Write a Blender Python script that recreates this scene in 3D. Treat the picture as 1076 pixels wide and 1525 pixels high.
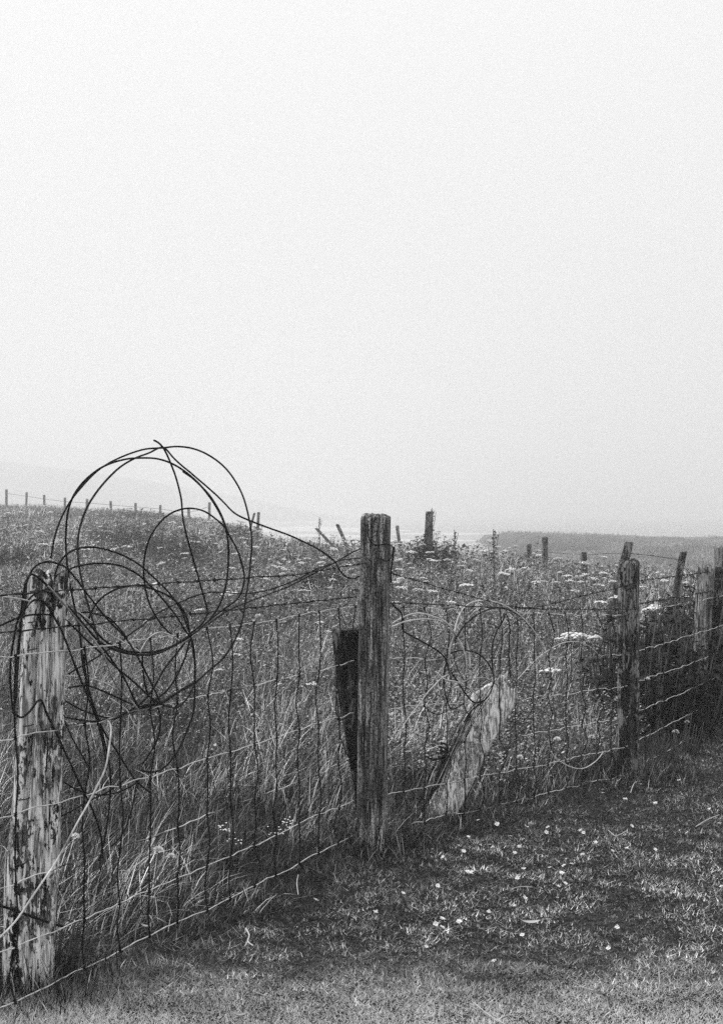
import bpy, math, random
import numpy as np
from mathutils import Vector, Matrix

# ------------------------------------------------------------------ camera, sky, sun
for o in list(bpy.data.objects):
    bpy.data.objects.remove(o)
scene = bpy.context.scene
COL = scene.collection
PI = math.pi
EYE = 1.4
FPX, CU, CV = 2118.0, 538.0, 762.5          # a 50 mm lens on a 24x36 portrait frame

cam_d = bpy.data.cameras.new('camera')
cam_d.sensor_fit = 'VERTICAL'
cam_d.sensor_height = 36.0
cam_d.lens = 50.0
cam_d.clip_start = 0.05
cam_d.clip_end = 5000
cam = bpy.data.objects.new('camera', cam_d)
COL.objects.link(cam)
cam.location = (0, 0, EYE)
cam.rotation_euler = (math.radians(90), 0, 0)
scene.camera = cam

SUN = Vector((-0.80, 0.30, 1.0)).normalized()
world = bpy.data.worlds.new('World')
scene.world = world
world.use_nodes = True
wn, wl = world.node_tree.nodes, world.node_tree.links
wn.clear()
w_out = wn.new('ShaderNodeOutputWorld')
w_bg = wn.new('ShaderNodeBackground')
w_bg.inputs['Strength'].default_value = 0.1
sky = wn.new('ShaderNodeTexSky')
sky.sky_type = 'NISHITA'
sky.sun_disc = False
sky.sun_elevation = math.asin(SUN.z)
sky.sun_rotation = math.atan2(SUN.x, SUN.y)
sky.dust_density = 6
bw = wn.new('ShaderNodeRGBToBW')
mx = wn.new('ShaderNodeMix')
mx.data_type = 'RGBA'
mx.inputs[0].default_value = 0.94            # the cloud sheet that covers the sky
# an overcast sky brightens evenly from the horizon to the zenith
tcw = wn.new('ShaderNodeTexCoord'); sx = wn.new('ShaderNodeSeparateXYZ')
wl.new(tcw.outputs['Generated'], sx.inputs[0])
zc_ = wn.new('ShaderNodeMath'); zc_.operation = 'MAXIMUM'; zc_.inputs[1].default_value = 0.0
wl.new(sx.outputs['Z'], zc_.inputs[0])
m1 = wn.new('ShaderNodeMath'); m1.operation = 'MULTIPLY_ADD'; m1.inputs[1].default_value = 5.0; m1.inputs[2].default_value = 1.0
wl.new(zc_.outputs[0], m1.inputs[0])
mr = wn.new('ShaderNodeMath'); mr.operation = 'MULTIPLY_ADD'; mr.inputs[2].default_value = 8.95
wl.new(zc_.outputs[0], mr.inputs[0]); wl.new(m1.outputs[0], mr.inputs[1])
wl.new(mr.outputs[0], mx.inputs[7])
wl.new(sky.outputs[0], bw.inputs[0])
wl.new(bw.outputs[0], mx.inputs[6])
wl.new(mx.outputs[2], w_bg.inputs['Color'])
wl.new(w_bg.outputs[0], w_out.inputs['Surface'])

sun_d = bpy.data.lights.new('sun', 'SUN')
sun_d.energy = 2.2
sun_d.angle = math.radians(9)
sun = bpy.data.objects.new('sun', sun_d)
COL.objects.link(sun)
sun.rotation_euler = SUN.to_track_quat('Z', 'Y').to_euler()

scene.view_settings.view_transform = 'Standard'
scene.view_settings.look = 'None'
scene.view_settings.exposure = 0.0
scene.view_settings.gamma = 1.0
scene.render.engine = 'CYCLES'
scene.cycles.use_denoising = False
scene.cycles.max_bounces = 6
scene.cycles.diffuse_bounces = 3
scene.cycles.volume_bounces = 5
scene.cycles.transparent_max_bounces = 8
scene.cycles.volume_step_rate = 4.0

rng = np.random.default_rng(7)
random.seed(7)

# ------------------------------------------------------------------ helpers
def at(u, v, Z):
    """pixel of the photograph at a distance -> a point of the place"""
    return ((u - CU) / FPX * Z, Z, EYE - (v - CV) / FPX * Z)

def sstep(x, a, b):
    t = np.clip((np.asarray(x, float) - a) / (b - a), 0, 1)
    return t * t * (3 - 2 * t)

def _hash(ix, iy, s):
    h = (ix.astype(np.int64) * 374761393 + iy.astype(np.int64) * 668265263 + s * 1442695041) & 0xffffffff
    h = ((h ^ (h >> 13)) * 1274126177) & 0xffffffff
    h = h ^ (h >> 16)
    return (h & 0xffff) / 65535.0

def vnoise(x, y, s=0):
    x = np.asarray(x, float); y = np.asarray(y, float)
    x, y = np.broadcast_arrays(x, y)
    ix, iy = np.floor(x), np.floor(y)
    fx, fy = x - ix, y - iy
    fx = fx * fx * (3 - 2 * fx); fy = fy * fy * (3 - 2 * fy)
    a, b = _hash(ix, iy, s), _hash(ix + 1, iy, s)
    c, d = _hash(ix, iy + 1, s), _hash(ix + 1, iy + 1, s)
    return (a * (1 - fx) + b * fx) * (1 - fy) + (c * (1 - fx) + d * fx) * fy

def fbm(x, y, s=0, o=4):
    t, a, n = 0, 0.5, 0
    for k in range(o):
        t = t + a * vnoise(np.asarray(x) * 2 ** k, np.asarray(y) * 2 ** k, s + k * 17)
        n += a; a *= 0.5
    return t / n

def mesh_np(name, verts, faces, tone=None, smooth=False):
    """faces: (n,3) or (n,4) array or a list of such arrays"""
    me = bpy.data.meshes.new(name)
    fl = faces if isinstance(faces, list) else [faces]
    fl = [np.asarray(f, np.int32) for f in fl if len(f)]
    loops = np.concatenate([f.ravel() for f in fl])
    sizes = np.concatenate([np.full(len(f), f.shape[1], np.int32) for f in fl])
    starts = np.concatenate([[0], np.cumsum(sizes)[:-1]]).astype(np.int32)
    verts = np.asarray(verts, np.float32)
    me.vertices.add(len(verts)); me.vertices.foreach_set('co', verts.ravel())
    me.loops.add(len(loops)); me.loops.foreach_set('vertex_index', loops)
    me.polygons.add(len(sizes)); me.polygons.foreach_set('loop_start', starts)
    if smooth:
        me.polygons.foreach_set('use_smooth', np.ones(len(sizes), bool))
    if tone is not None:
        at_ = me.attributes.new('tone', 'FLOAT', 'POINT')
        at_.data.foreach_set('value', np.asarray(tone, np.float32))
    me.update(calc_edges=True)
    return me

def link(name, me, mat=None, parent=None, label=None, cat=None, group=None, kind=None, loc=None):
    o = bpy.data.objects.new(name, me)
    COL.objects.link(o)
    if me is not None and mat is not None and len(me.materials) == 0:
        me.materials.append(mat)
    if parent is not None: o.parent = parent
    if loc is not None: o.location = loc
    if label: o['label'] = label
    if cat: o['category'] = cat
    if group: o['group'] = group
    if kind: o['kind'] = kind
    return o

class MB:
    def __init__(s): s.v, s.f, s.n = [], {3: [], 4: []}, 0
    def add(s, v, f):
        f = np.asarray(f)
        s.v.append(np.asarray(v, float)); s.f[f.shape[1]].append(f + s.n); s.n += len(v)
    def mesh(s, name, smooth=False):
        return mesh_np(name, np.concatenate(s.v), [np.concatenate(x) for x in s.f.values() if x], smooth=smooth)

def spline(P, step=0.012):
    P = np.asarray(P, float)
    Q = np.vstack([2 * P[0] - P[1], P, 2 * P[-1] - P[-2]])
    out = []
    for i in range(1, len(Q) - 2):
        p0, p1, p2, p3 = Q[i - 1], Q[i], Q[i + 1], Q[i + 2]
        n = max(2, int(np.linalg.norm(p2 - p1) / step))
        t = np.linspace(0, 1, n, endpoint=False)[:, None]
        out.append(0.5 * (2 * p1 + (p2 - p0) * t + (2 * p0 - 5 * p1 + 4 * p2 - p3) * t * t + (3 * p1 - p0 - 3 * p2 + p3) * t ** 3))
    out.append(P[-1:])
    return np.concatenate(out)

def tube(P, r, sides=6, mb=None):
    """tube along a polyline; r scalar or per point"""
    P = np.asarray(P, float); n = len(P)
    r = np.broadcast_to(np.asarray(r, float), (n,))
    T = np.gradient(P, axis=0)
    T /= np.linalg.norm(T, axis=1)[:, None] + 1e-12
    up = np.array([0, 0, 1.0]) if abs(T[0][2]) < 0.9 else np.array([0, 1.0, 0])
    N = np.cross(T[0], up); N /= np.linalg.norm(N)
    Ns = [N]
    for i in range(1, n):
        N = N - T[i] * np.dot(N, T[i])
        N /= np.linalg.norm(N) + 1e-12
        Ns.append(N)
    Ns = np.array(Ns); B = np.cross(T, Ns)
    a = np.arange(sides) * 2 * PI / sides
    V = P[:, None] + r[:, None, None] * (np.cos(a)[None, :, None] * Ns[:, None] + np.sin(a)[None, :, None] * B[:, None])
    V = V.reshape(-1, 3)
    i, j = np.meshgrid(np.arange(n - 1), np.arange(sides), indexing='ij')
    j2 = (j + 1) % sides
    F = np.stack([i * sides + j, i * sides + j2, (i + 1) * sides + j2, (i + 1) * sides + j], -1).reshape(-1, 4)
    V = np.vstack([V, P[:1], P[-1:]])
    k = np.arange(sides); k2 = (k + 1) % sides
    c1 = np.stack([k2, k, np.full(sides, len(V) - 2)], -1)
    c2 = np.stack([(n - 1) * sides + k, (n - 1) * sides + k2, np.full(sides, len(V) - 1)], -1)
    m = mb or MB()
    m.add(V, F)
    m.f[3].append(np.vstack([c1, c2]) + m.n - len(V))
    return m

# ------------------------------------------------------------------ materials (black-and-white film: every colour is a grey)
def new_mat(name, rough=0.8, spec=0.3):
    m = bpy.data.materials.new(name); m.use_nodes = True
    b = m.node_tree.nodes['Principled BSDF']
    b.inputs['Roughness'].default_value = rough
    b.inputs['Specular IOR Level'].default_value = spec
    return m, m.node_tree.nodes, m.node_tree.links, b

def ramp(N, stops):
    r = N.new('ShaderNodeValToRGB')
    e = r.color_ramp.elements
    while len(e) < len(stops): e.new(0.5)
    for k, (p, g) in enumerate(stops):
        e[k].position = p; e[k].color = (g, g, g, 1)
    return r

def noise(N, L, vec, scale, detail=4, rough=0.6, sc3=None):
    t = N.new('ShaderNodeTexNoise')
    t.inputs['Scale'].default_value = scale
    t.inputs['Detail'].default_value = detail
    t.inputs['Roughness'].default_value = rough
    if sc3:
        mp = N.new('ShaderNodeMapping'); mp.inputs['Scale'].default_value = sc3
        L.new(vec, mp.inputs['Vector']); vec = mp.outputs[0]
    L.new(vec, t.inputs['Vector'])
    return t

def mul(N, L, a, b, op='MULTIPLY'):
    m = N.new('ShaderNodeMath'); m.operation = op
    for k, x in enumerate((a, b)):
        if isinstance(x, (int, float)): m.inputs[k].default_value = x
        else: L.new(x, m.inputs[k])
    return m

def flat_mat(name, g, rough=0.8, spec=0.3, var=0.3, scale=30):
    m, N, L, b = new_mat(name, rough, spec)
    tc = N.new('ShaderNodeTexCoord')
    t = noise(N, L, tc.outputs['Object'], scale)
    r = ramp(N, [(0.3, g * (1 - var)), (0.7, g * (1 + var))])
    L.new(t.outputs[0], r.inputs[0]); L.new(r.outputs[0], b.inputs['Base Color'])
    return m

def wood_mat(name, dark, light, lichen=0.0, lich_g=0.75, grain=55.0, patch=0.5, zs=2.2, speck=0.35):
    m, N, L, b = new_mat(name, 0.9, 0.15)
    tc = N.new('ShaderNodeTexCoord'); v = tc.outputs['Object']
    g1 = noise(N, L, v, 1.0, 5, 0.65, (grain, grain, zs))
    g2 = noise(N, L, v, 1.0, 3, 0.6, (grain * 3, grain * 3, 9))
    g3 = noise(N, L, v, 1.0, 3, 0.5, (9, 9, 4))
    r1 = ramp(N, [(0.42, dark), (0.49, dark + (light - dark) * 0.25), (0.56, light * 0.75), (0.66, light)])
    L.new(g1.outputs[0], r1.inputs[0])
    r2 = ramp(N, [(0.40, 0.22), (0.56, 1.0)])
    L.new(g2.outputs[0], r2.inputs[0])
    r3 = ramp(N, [(0.35, 1 - patch), (0.62, 1 + patch * 0.4)])
    g4 = noise(N, L, v, 1.0, 4, 0.7, (190, 190, 120)); r4 = ramp(N, [(0.38, speck), (0.62, 1.85 - speck)]); L.new(g4.outputs[0], r4.inputs[0])
    L.new(g3.outputs[0], r3.inputs[0])
    c = mul(N, L, mul(N, L, mul(N, L, r1.outputs[0], r4.outputs[0]).outputs[0], r2.outputs[0]).outputs[0], r3.outputs[0])
    out = c.outputs[0]
    if lichen:
        l1 = noise(N, L, v, 1.0, 6, 0.7, (75, 75, 34))
        l2 = noise(N, L, v, 1.0, 2, 0.5, (14, 14, 6))
        s = mul(N, L, l1.outputs[0], mul(N, L, l2.outputs[0], 0.8).outputs[0], 'ADD')
        rl = ramp(N, [(0.98 - lichen * 0.22, 0.0), (1.0 - lichen * 0.22 + 0.012, 1.0)])
        L.new(s.outputs[0], rl.inputs[0])
        mixn = N.new('ShaderNodeMix'); mixn.data_type = 'FLOAT'
        L.new(rl.outputs[0], mixn.inputs[0]); L.new(out, mixn.inputs[2])
        lg = mul(N, L, r2.outputs[0], lich_g)
        L.new(lg.outputs[0], mixn.inputs[3])
        out = mixn.outputs[0]
    L.new(out, b.inputs['Base Color'])
    bp = N.new('ShaderNodeBump'); bp.inputs['Strength'].default_value = 0.9; bp.inputs['Distance'].default_value = 0.006
    h = mul(N, L, g1.outputs[0], mul(N, L, g2.outputs[0], 0.4).outputs[0], 'ADD')
    L.new(h.outputs[0], bp.inputs['Height']); L.new(bp.outputs[0], b.inputs['Normal'])
    return m

def blade_mat(name, gain=1.0, spec=0.12):
    m, N, L, b = new_mat(name, 0.55, spec)
    a = N.new('ShaderNodeAttribute'); a.attribute_name = 'tone'
    g = mul(N, L, a.outputs['Fac'], gain)
    L.new(g.outputs[0], b.inputs['Base Color'])
    tr = N.new('ShaderNodeBsdfTranslucent'); L.new(g.outputs[0], tr.inputs['Color'])
    ms = N.new('ShaderNodeMixShader'); ms.inputs[0].default_value = 0.25
    L.new(b.outputs[0], ms.inputs[1]); L.new(tr.outputs[0], ms.inputs[2])
    L.new(ms.outputs[0], N['Material Output'].inputs['Surface'])
    return m

M_WOOD_PALE = wood_mat('weathered_wood_lichen', 0.004, 0.36, 0.55, 0.80, 36, 0.75, 2.6, 0.15)
M_WOOD_MID = wood_mat('weathered_wood_grey', 0.07, 0.46, 0.0, 0.45, 55, 0.3, 5.0, 0.05)
M_WOOD_GREY = wood_mat('grey_far_post', 0.06, 0.46, 0.1, 0.4, 60, 0.35, 3, 0.3)
M_WOOD_RIGHT = wood_mat('weathered_wood_right', 0.008, 0.12, 0.2, 0.3, 50, 0.5, 4, 0.2)
M_WOOD_DARK = wood_mat('tarred_wood', 0.006, 0.075, 0.05, 0.2, 60, 0.6, 3, 0.2)
M_WOOD_SILVER = wood_mat('silvered_broken_wood', 0.30, 0.95, 0.4, 0.9, 55, 0.2, 3, 0.3)
M_WOOD_FAR = wood_mat('far_post_wood', 0.03, 0.2, 0.2, 0.3, 40)
M_WIRE_DARK = flat_mat('rusted_wire', 0.009, 0.8, 0.12, 0.7, 60)
M_WIRE_NET = flat_mat('dull_net_wire', 0.03, 0.65, 0.35, 0.5, 50)
M_WIRE_ZINC = flat_mat('galvanised_wire', 0.55, 0.5, 0.5, 0.35, 40)
def mixed_wire():
    m, N, L, b = new_mat('patchy_galvanised_wire', 0.6, 0.3)
    tc = N.new('ShaderNodeTexCoord'); t = noise(N, L, tc.outputs['Object'], 4.5, 3, 0.6)
    r = ramp(N, [(0.38, 0.02), (0.45, 0.2), (0.52, 0.65)])
    L.new(t.outputs[0], r.inputs[0]); L.new(r.outputs[0], b.inputs['Base Color'])
    return m
M_WIRE_MIX = mixed_wire()
M_WIRE_GREY2 = flat_mat('weathered_bright_wire', 0.42, 0.6, 0.3, 0.7, 14)
M_WIRE_GREY = flat_mat('half_rusted_wire', 0.24, 0.6, 0.4, 0.8, 25)
M_BLADE = blade_mat('grass_blade')
M_PETAL = flat_mat('white_petals', 0.82, 0.7, 0.2, 0.06, 80)
M_STEM = flat_mat('flower_stem', 0.07, 0.6, 0.3, 0.3, 40)
M_YOLK = flat_mat('daisy_centre', 0.38, 0.7, 0.2, 0.2, 80)
M_LEAF = blade_mat('dark_leaf', 1.0, 0.15)
M_DRY = flat_mat('dry_straw', 0.55, 0.7, 0.2, 0.2, 60)

def ground_mat():
    m, N, L, b = new_mat('turf_soil', 0.95, 0.1)
    tc = N.new('ShaderNodeTexCoord'); v = tc.outputs['Object']
    a = noise(N, L, v, 0.9, 6, 0.65); c = noise(N, L, v, 38, 5, 0.75)
    r1 = ramp(N, [(0.3, 0.55), (0.7, 1.3)]); L.new(a.outputs[0], r1.inputs[0])
    r2 = ramp(N, [(0.40, 0.006), (0.66, 0.09)]); L.new(c.outputs[0], r2.inputs[0])
    g = mul(N, L, r1.outputs[0], r2.outputs[0])
    L.new(g.outputs[0], b.inputs['Base Color'])
    bp = N.new('ShaderNodeBump'); bp.inputs['Strength'].default_value = 1.0; bp.inputs['Distance'].default_value = 0.02
    L.new(c.outputs[0], bp.inputs['Height']); L.new(bp.outputs[0], b.inputs['Normal'])
    return m
M_GROUND = ground_mat()

# ------------------------------------------------------------------ the lie of the land
_XC = np.array([-400, -60, -40, -22, -14, -9.7, -6, -3.2, -1.2, 0.6, 2.4, 4, 8, 20, 400.])
_YC = np.array([100, 96, 95, 92, 88, 82, 62, 44, 33, 28, 26, 26, 26, 28, 30.])
_ZC = np.array([2.4, 2.2, 1.9, 1.52, 1.16, 0.80, 0.52, 0.36, 0.36, 0.46, 0.36, 0.12, 0.0, 0.0, 0.0])

def ground_z(x, y):
    x = np.asarray(x, float); y = np.asarray(y, float)
    yc, zc = np.interp(x, _XC, _YC), np.interp(x, _XC, _ZC)
    z = zc * sstep(y, 8.5, yc)
    d = np.maximum(y - yc, 0)
    z = z - 0.13 * d * d / (d + 9.0)
    z = np.maximum(z, -5.6)
    hd = -2.15 - 0.024 * (x - 22) + 0.9 * (fbm(x * 0.06, y * 0.03, 5) - 0.5)
    hd = -3.0 + (hd + 3.0) * sstep(y, 60, 215)
    hd = -5.6 + (hd + 5.6) * sstep(y, 30, 60) * (1 - sstep(y, 235, 400)) * sstep(x - (y - 60) * 0.045, 5, 17) * (1 - sstep(x, 160, 320))
    z = np.maximum(z, hd)
    z = z + (0.035 * (fbm(x * 1.3, y * 1.3, 9) - 0.5) + 0.10 * (fbm(x * 0.3, y * 0.3, 11) - 0.5) * sstep(y, 9, 20))
    return z

def gz(x, y): return float(ground_z(np.array([x]), np.array([y]))[0])

def grid_mesh(name, xs, ys, zf, smooth=True):
    X, Y = np.meshgrid(xs, ys, indexing='ij')
    V = np.stack([X, Y, zf(X, Y)], -1).reshape(-1, 3)
    nx, ny = len(xs), len(ys)
    i, j = np.meshgrid(np.arange(nx - 1), np.arange(ny - 1), indexing='ij')
    F = np.stack([i * ny + j, (i + 1) * ny + j, (i + 1) * ny + j + 1, i * ny + j + 1], -1).reshape(-1, 4)
    return mesh_np(name, V, F, smooth=smooth)

s = np.linspace(-1, 1, 181)
gx = np.sinh(s * 5.6) / math.sinh(5.6) * 1250
gy = np.concatenate([np.linspace(-50, 2.5, 12), np.linspace(3, 12, 91), np.linspace(12.3, 40, 90), np.linspace(41, 130, 80), np.linspace(133, 320, 50), np.linspace(335, 1720, 36)])
link('ground', grid_mesh('ground', gx, gy, ground_z), M_GROUND, kind='structure')

def turf_z(x, y): return ground_z(x, y) + 0.005
def pale_edge(x): return 3.94 + 0.05 * np.sin(np.asarray(x) * 1.3 + 0.4) + 0.03 * np.sin(np.asarray(x) * 4.1)
# sea and sand banks beyond the field
SEA = -3.4
m, N, L, b = new_mat('sea_water', 0.18, 0.5)
b.inputs['Base Color'].default_value = (0.10, 0.10, 0.10, 1)
tc = N.new('ShaderNodeTexCoord')
wv = noise(N, L, tc.outputs['Object'], 1.0, 4, 0.6, (0.25, 0.6, 1))
bp = N.new('ShaderNodeBump'); bp.inputs['Strength'].default_value = 0.5; bp.inputs['Distance'].default_value = 0.4
L.new(wv.outputs[0], bp.inputs['Height']); L.new(bp.outputs[0], b.inputs['Normal'])
link('sea', grid_mesh('sea', np.linspace(-1250, 1250, 30), np.linspace(95, 1720, 40), lambda X, Y: X * 0 + SEA), m, kind='structure')
M_SAND = flat_mat('wet_sand', 0.56, 0.6, 0.3, 0.15, 0.08)
def sand_bank(x0, x1, y0, y1, sd):
    n, k = 60, 7
    t = np.linspace(0, 1, n); w = np.sin(t * PI) ** 0.6
    c = (y0 + y1) / 2 + (fbm(t * 5, t * 0, sd) - 0.5) * (y1 - y0) * 0.8
    hw = (y1 - y0) / 2 * w * (0.5 + fbm(t * 9, t * 0 + 3, sd)) 
    q = np.linspace(-1, 1, k)
    X = (x0 + (x1 - x0) * t)[:, None] + 0 * q
    Y = c[:, None] + hw[:, None] * q
    Z = SEA - 0.05 + 0.35 * (1 - q ** 2)[None] * w[:, None]
    V = np.stack([X, Y, Z], -1).reshape(-1, 3)
    i, j = np.meshgrid(np.arange(n - 1), np.arange(k - 1), indexing='ij')
    F = np.stack([i * k + j, (i + 1) * k + j, (i + 1) * k + j + 1, i * k + j + 1], -1).reshape(-1, 4)
    link('sand_bank', mesh_np('sand_bank', V, F, smooth=True), M_SAND, kind='structure')
sand_bank(-62, 14, 330, 450, 1)
sand_bank(-40, 6, 262, 300, 2)
sand_bank(-26, 3, 215, 240, 6)
sand_bank(1, 22, 232, 241, 3)
sand_bank(4, 30, 300, 318, 4)

# hill lost in the fog on the left
def far_hill_z(X, Y):
    prof = np.interp(X, [-1060, -660, -380, -225, -152, -102, -66, -26, 0], [36, 42, 39, 33, 24, 15.5, 8.5, 0.5, -6])
    prof = prof + (fbm(X * 0.02, Y * 0.02, 31) - 0.5) * 5.0
    return -6 + (prof + 6) * sstep(Y, 660, 910) * (1 - sstep(Y, 940, 1350))
link('far_hill', grid_mesh('far_hill', np.linspace(-1060, 0, 110), np.linspace(655, 1355, 50), far_hill_z), flat_mat('fog_hill_heath', 0.08, 0.95, 0.1, 0.6, 0.03), kind='structure')

# ------------------------------------------------------------------ grass
FENCE = np.array([(-2.6, 0.45), (-0.986, 3.88), (-0.022, 5.93), (0.10, 6.08), (1.406, 7.5), (2.40, 9.5), (4.4, 13.5), (9.0, 22.0)])
def fence_side(x, y):
    """signed distance to the fence line, positive on the meadow side"""
    best = np.full(np.shape(x), 1e9); sg = np.zeros(np.shape(x))
    for (ax, ay), (bx, by) in zip(FENCE[:-1], FENCE[1:]):
        dx, dy = bx - ax, by - ay
        t = np.clip(((x - ax) * dx + (y - ay) * dy) / (dx * dx + dy * dy), 0, 1)
        px, py = x - ax - t * dx, y - ay - t * dy
        d = np.hypot(px, py)
        sd = np.where(dx * py - dy * px > 0, 1.0, -1.0)
        m_ = d < best
        best = np.where(m_, d, best); sg = np.where(m_, sd, sg)
    return best * sg

def blades(x, y, z, h, w, az, lean, curl, tone, seg):
    """grass blades as narrow curved strips; all arrays of one length"""
    n = len(x)
    rows = []
    tn = []
    fx, fy = -np.sin(az), np.cos(az)                 # blade width direction
    ang = az
    for k in range(seg):
        t = k / seg
        hor = h * (lean * t + curl * t * t)
        ver = h * t * np.sqrt(np.clip(1 - (lean + curl * t) ** 2 * 0.6, 0.15, 1))
        cx, cy, cz = x + np.cos(ang) * hor, y + np.sin(ang) * hor, z + ver
        hw = w * 0.5 * (1 - 0.55 * t)
        rows.append(np.stack([cx - fx * hw, cy - fy * hw, cz], -1))
        rows.append(np.stack([cx + fx * hw, cy + fy * hw, cz], -1))
    hor = h * (lean + curl); ver = h * np.sqrt(np.clip(1 - (lean + curl) ** 2 * 0.6, 0.15, 1))
    rows.append(np.stack([x + np.cos(ang) * hor, y + np.sin(ang) * hor, z + ver], -1))
    V = np.stack(rows, 1)
    nv = 2 * seg + 1
    base = (np.arange(n) * nv)[:, None]
    tri = []
    for k in range(seg - 1):
        a = 2 * k
        tri += [[a, a + 1, a + 3], [a, a + 3, a + 2]]
    tri.append([2 * seg - 2, 2 * seg - 1, 2 * seg])
    F = (base[:, None, :] + np.array(tri)[None]).reshape(-1, 3)
    return V.reshape(-1, 3), F, np.repeat(tone, nv)

def scatter(n, y0, y1, side=1.22, pad=0.35, p=1.0):
    """random points in the wedge of ground in view (with a margin), uniform in area"""
    y = np.sqrt(y0 ** 2 + rng.random(n) * (y1 ** 2 - y0 ** 2)) if p == 1.0 else y0 + (y1 - y0) * rng.random(n) ** p
    x = (rng.random(n) * 2 - 1) * (y * 0.254 * side + pad)
    return x, y

class Grass:
    def __init__(s): s.v, s.f, s.t, s.n = [], [], [], 0
    def add(s, V, F, T): s.v.append(V); s.f.append(F + s.n); s.t.append(T); s.n += len(V)
    def build(s, name, label, cat='grass', mat=None):
        o = link(name, mesh_np(name, np.concatenate(s.v), np.concatenate(s.f), np.concatenate(s.t)), mat or M_BLADE, label=label, cat=cat, kind='stuff')
        return o

def tones(n, k=1.0, pale=0.09):
    q = rng.random(n); r_ = rng.random(n)
    t = np.where(q < 0.57, 0.005 + 0.024 * r_, np.where(q < 1 - pale, 0.09 + 0.22 * r_, 0.45 + 0.40 * r_))
    return t * k
WIND = 0.15      # the stand leans to the right
# lawn: cropped tufts of blades over a mat of small flecks
G = Grass()
for layer, cnt, y1 in ((0, 1150000, 10.5), (1, 150000, 10.5), (0, 260000, 5.1)):
    x, y = scatter(cnt, 3.2, y1, 1.25, 0.5)
    d = fence_side(x, y)
    cl = fbm(x * 11, y * 11, 21, 3); big = fbm(x * 1.3, y * 1.3, 23, 3); med = fbm(x * 4, y * 4, 25, 2)
    ed = y - pale_edge(x)
    dry = np.clip(1 - sstep(ed, -0.35, 0.85) + 0.25 * (cl - 0.5) * sstep(ed, 1.2, 0.5), 0, 1) ** 1.5  # share of pale blades, growing towards the near edge of the lawn
    keep = (d < 0.12) & ((y1 > 6) | (rng.random(len(x)) < dry)) & (rng.random(len(x)) < np.where(y > 6.5, 0.6, 1.0) * np.clip(0.45 + 0.75 * cl + 0.4 * dry, 0, 1))
    x, y, d, cl, big, med, dry = (q[keep] for q in (x, y, d, cl, big, med, dry)); n = len(x)
    h = (0.009 + 0.021 * rng.random(n) ** 1.8) * (0.5 + 1.1 * cl) * (1 + 1.5 * sstep(d, -0.3, 0.0)) * (1 - 0.3 * dry)
    h = h * (0.75 if layer == 0 else 0.85)
    tone = tones(n, 1.25, 0.12 if layer == 0 else 0.06) * (0.55 + 0.75 * sstep(big, 0.3, 0.72)) * (0.5 + 0.95 * sstep(cl, 0.3, 0.7)) * (0.75 + 0.5 * sstep(med, 0.3, 0.7))
    tone = tone * (1 - 0.6 * sstep(d, -0.5, 0.0))  # shade along the fence foot, put into the blade tone
    tone = tone * (1 - dry) + dry * np.where(rng.random(n) < 0.10, 0.10, 0.56 + 0.34 * rng.random(n))
    az = rng.random(n) * 2 * PI
    G.add(*blades(x, y, turf_z(x, y) - 0.004 + (0.004 * rng.random(n) if layer == 0 else 0), h, (0.0022 if layer == 0 else 0.0016) + 0.0018 * rng.random(n), az, 0.35 + 0.9 * rng.random(n), 0.6 * rng.random(n), tone, 1 if layer == 0 else 2))
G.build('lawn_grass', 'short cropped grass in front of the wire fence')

# long grass behind and under the fence
G = Grass()
x, y = scatter(250000, 3.4, 13, 1.25, 0.6)
d = fence_side(x, y)
cl = fbm(x * 2.2, y * 2.2, 41, 3); fine = fbm(x * 7, y * 7, 43, 2)
bare = np.maximum(np.exp(-(((x - 0.33) / 0.42) ** 2 + ((y - 9.7) / 1.1) ** 2)), np.exp(-(((x - 0.52) / 0.22) ** 2 + ((y - 6.6) / 0.22) ** 2)))
keep = (d > 0.02 - 0.16 * (fine > 0.62)) & ~((x > 1.5) & (y > 7.7) & (d < 1.5) & (d > 0.12) & (rng.random(len(x)) < 0.85)) & (rng.random(len(x)) < (0.35 + 0.8 * cl) * (1 - 0.93 * bare))
x, y, d, cl, fine = (q[keep] for q in (x, y, d, cl, fine)); n = len(x)
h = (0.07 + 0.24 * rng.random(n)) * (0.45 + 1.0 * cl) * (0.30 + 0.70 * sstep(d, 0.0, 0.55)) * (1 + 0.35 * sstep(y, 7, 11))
az = rng.normal(0.3, 1.15, n)
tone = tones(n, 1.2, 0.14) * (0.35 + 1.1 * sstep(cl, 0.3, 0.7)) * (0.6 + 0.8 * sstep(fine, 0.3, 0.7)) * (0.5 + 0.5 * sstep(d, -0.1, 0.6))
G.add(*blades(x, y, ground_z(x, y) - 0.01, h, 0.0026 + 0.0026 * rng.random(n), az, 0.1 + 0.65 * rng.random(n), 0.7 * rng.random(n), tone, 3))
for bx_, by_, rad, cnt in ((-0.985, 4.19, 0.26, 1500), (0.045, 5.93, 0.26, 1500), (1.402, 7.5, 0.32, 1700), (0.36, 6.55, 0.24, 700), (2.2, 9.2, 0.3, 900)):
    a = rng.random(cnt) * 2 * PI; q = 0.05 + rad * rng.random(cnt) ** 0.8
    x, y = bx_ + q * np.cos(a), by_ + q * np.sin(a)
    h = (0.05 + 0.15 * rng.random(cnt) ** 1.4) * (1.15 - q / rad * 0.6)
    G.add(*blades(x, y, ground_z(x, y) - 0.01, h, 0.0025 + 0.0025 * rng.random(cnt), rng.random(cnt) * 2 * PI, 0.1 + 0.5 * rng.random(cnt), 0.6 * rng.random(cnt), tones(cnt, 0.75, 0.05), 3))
G.build('long_grass', 'long windblown grass growing behind and under the wire netting')

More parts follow.
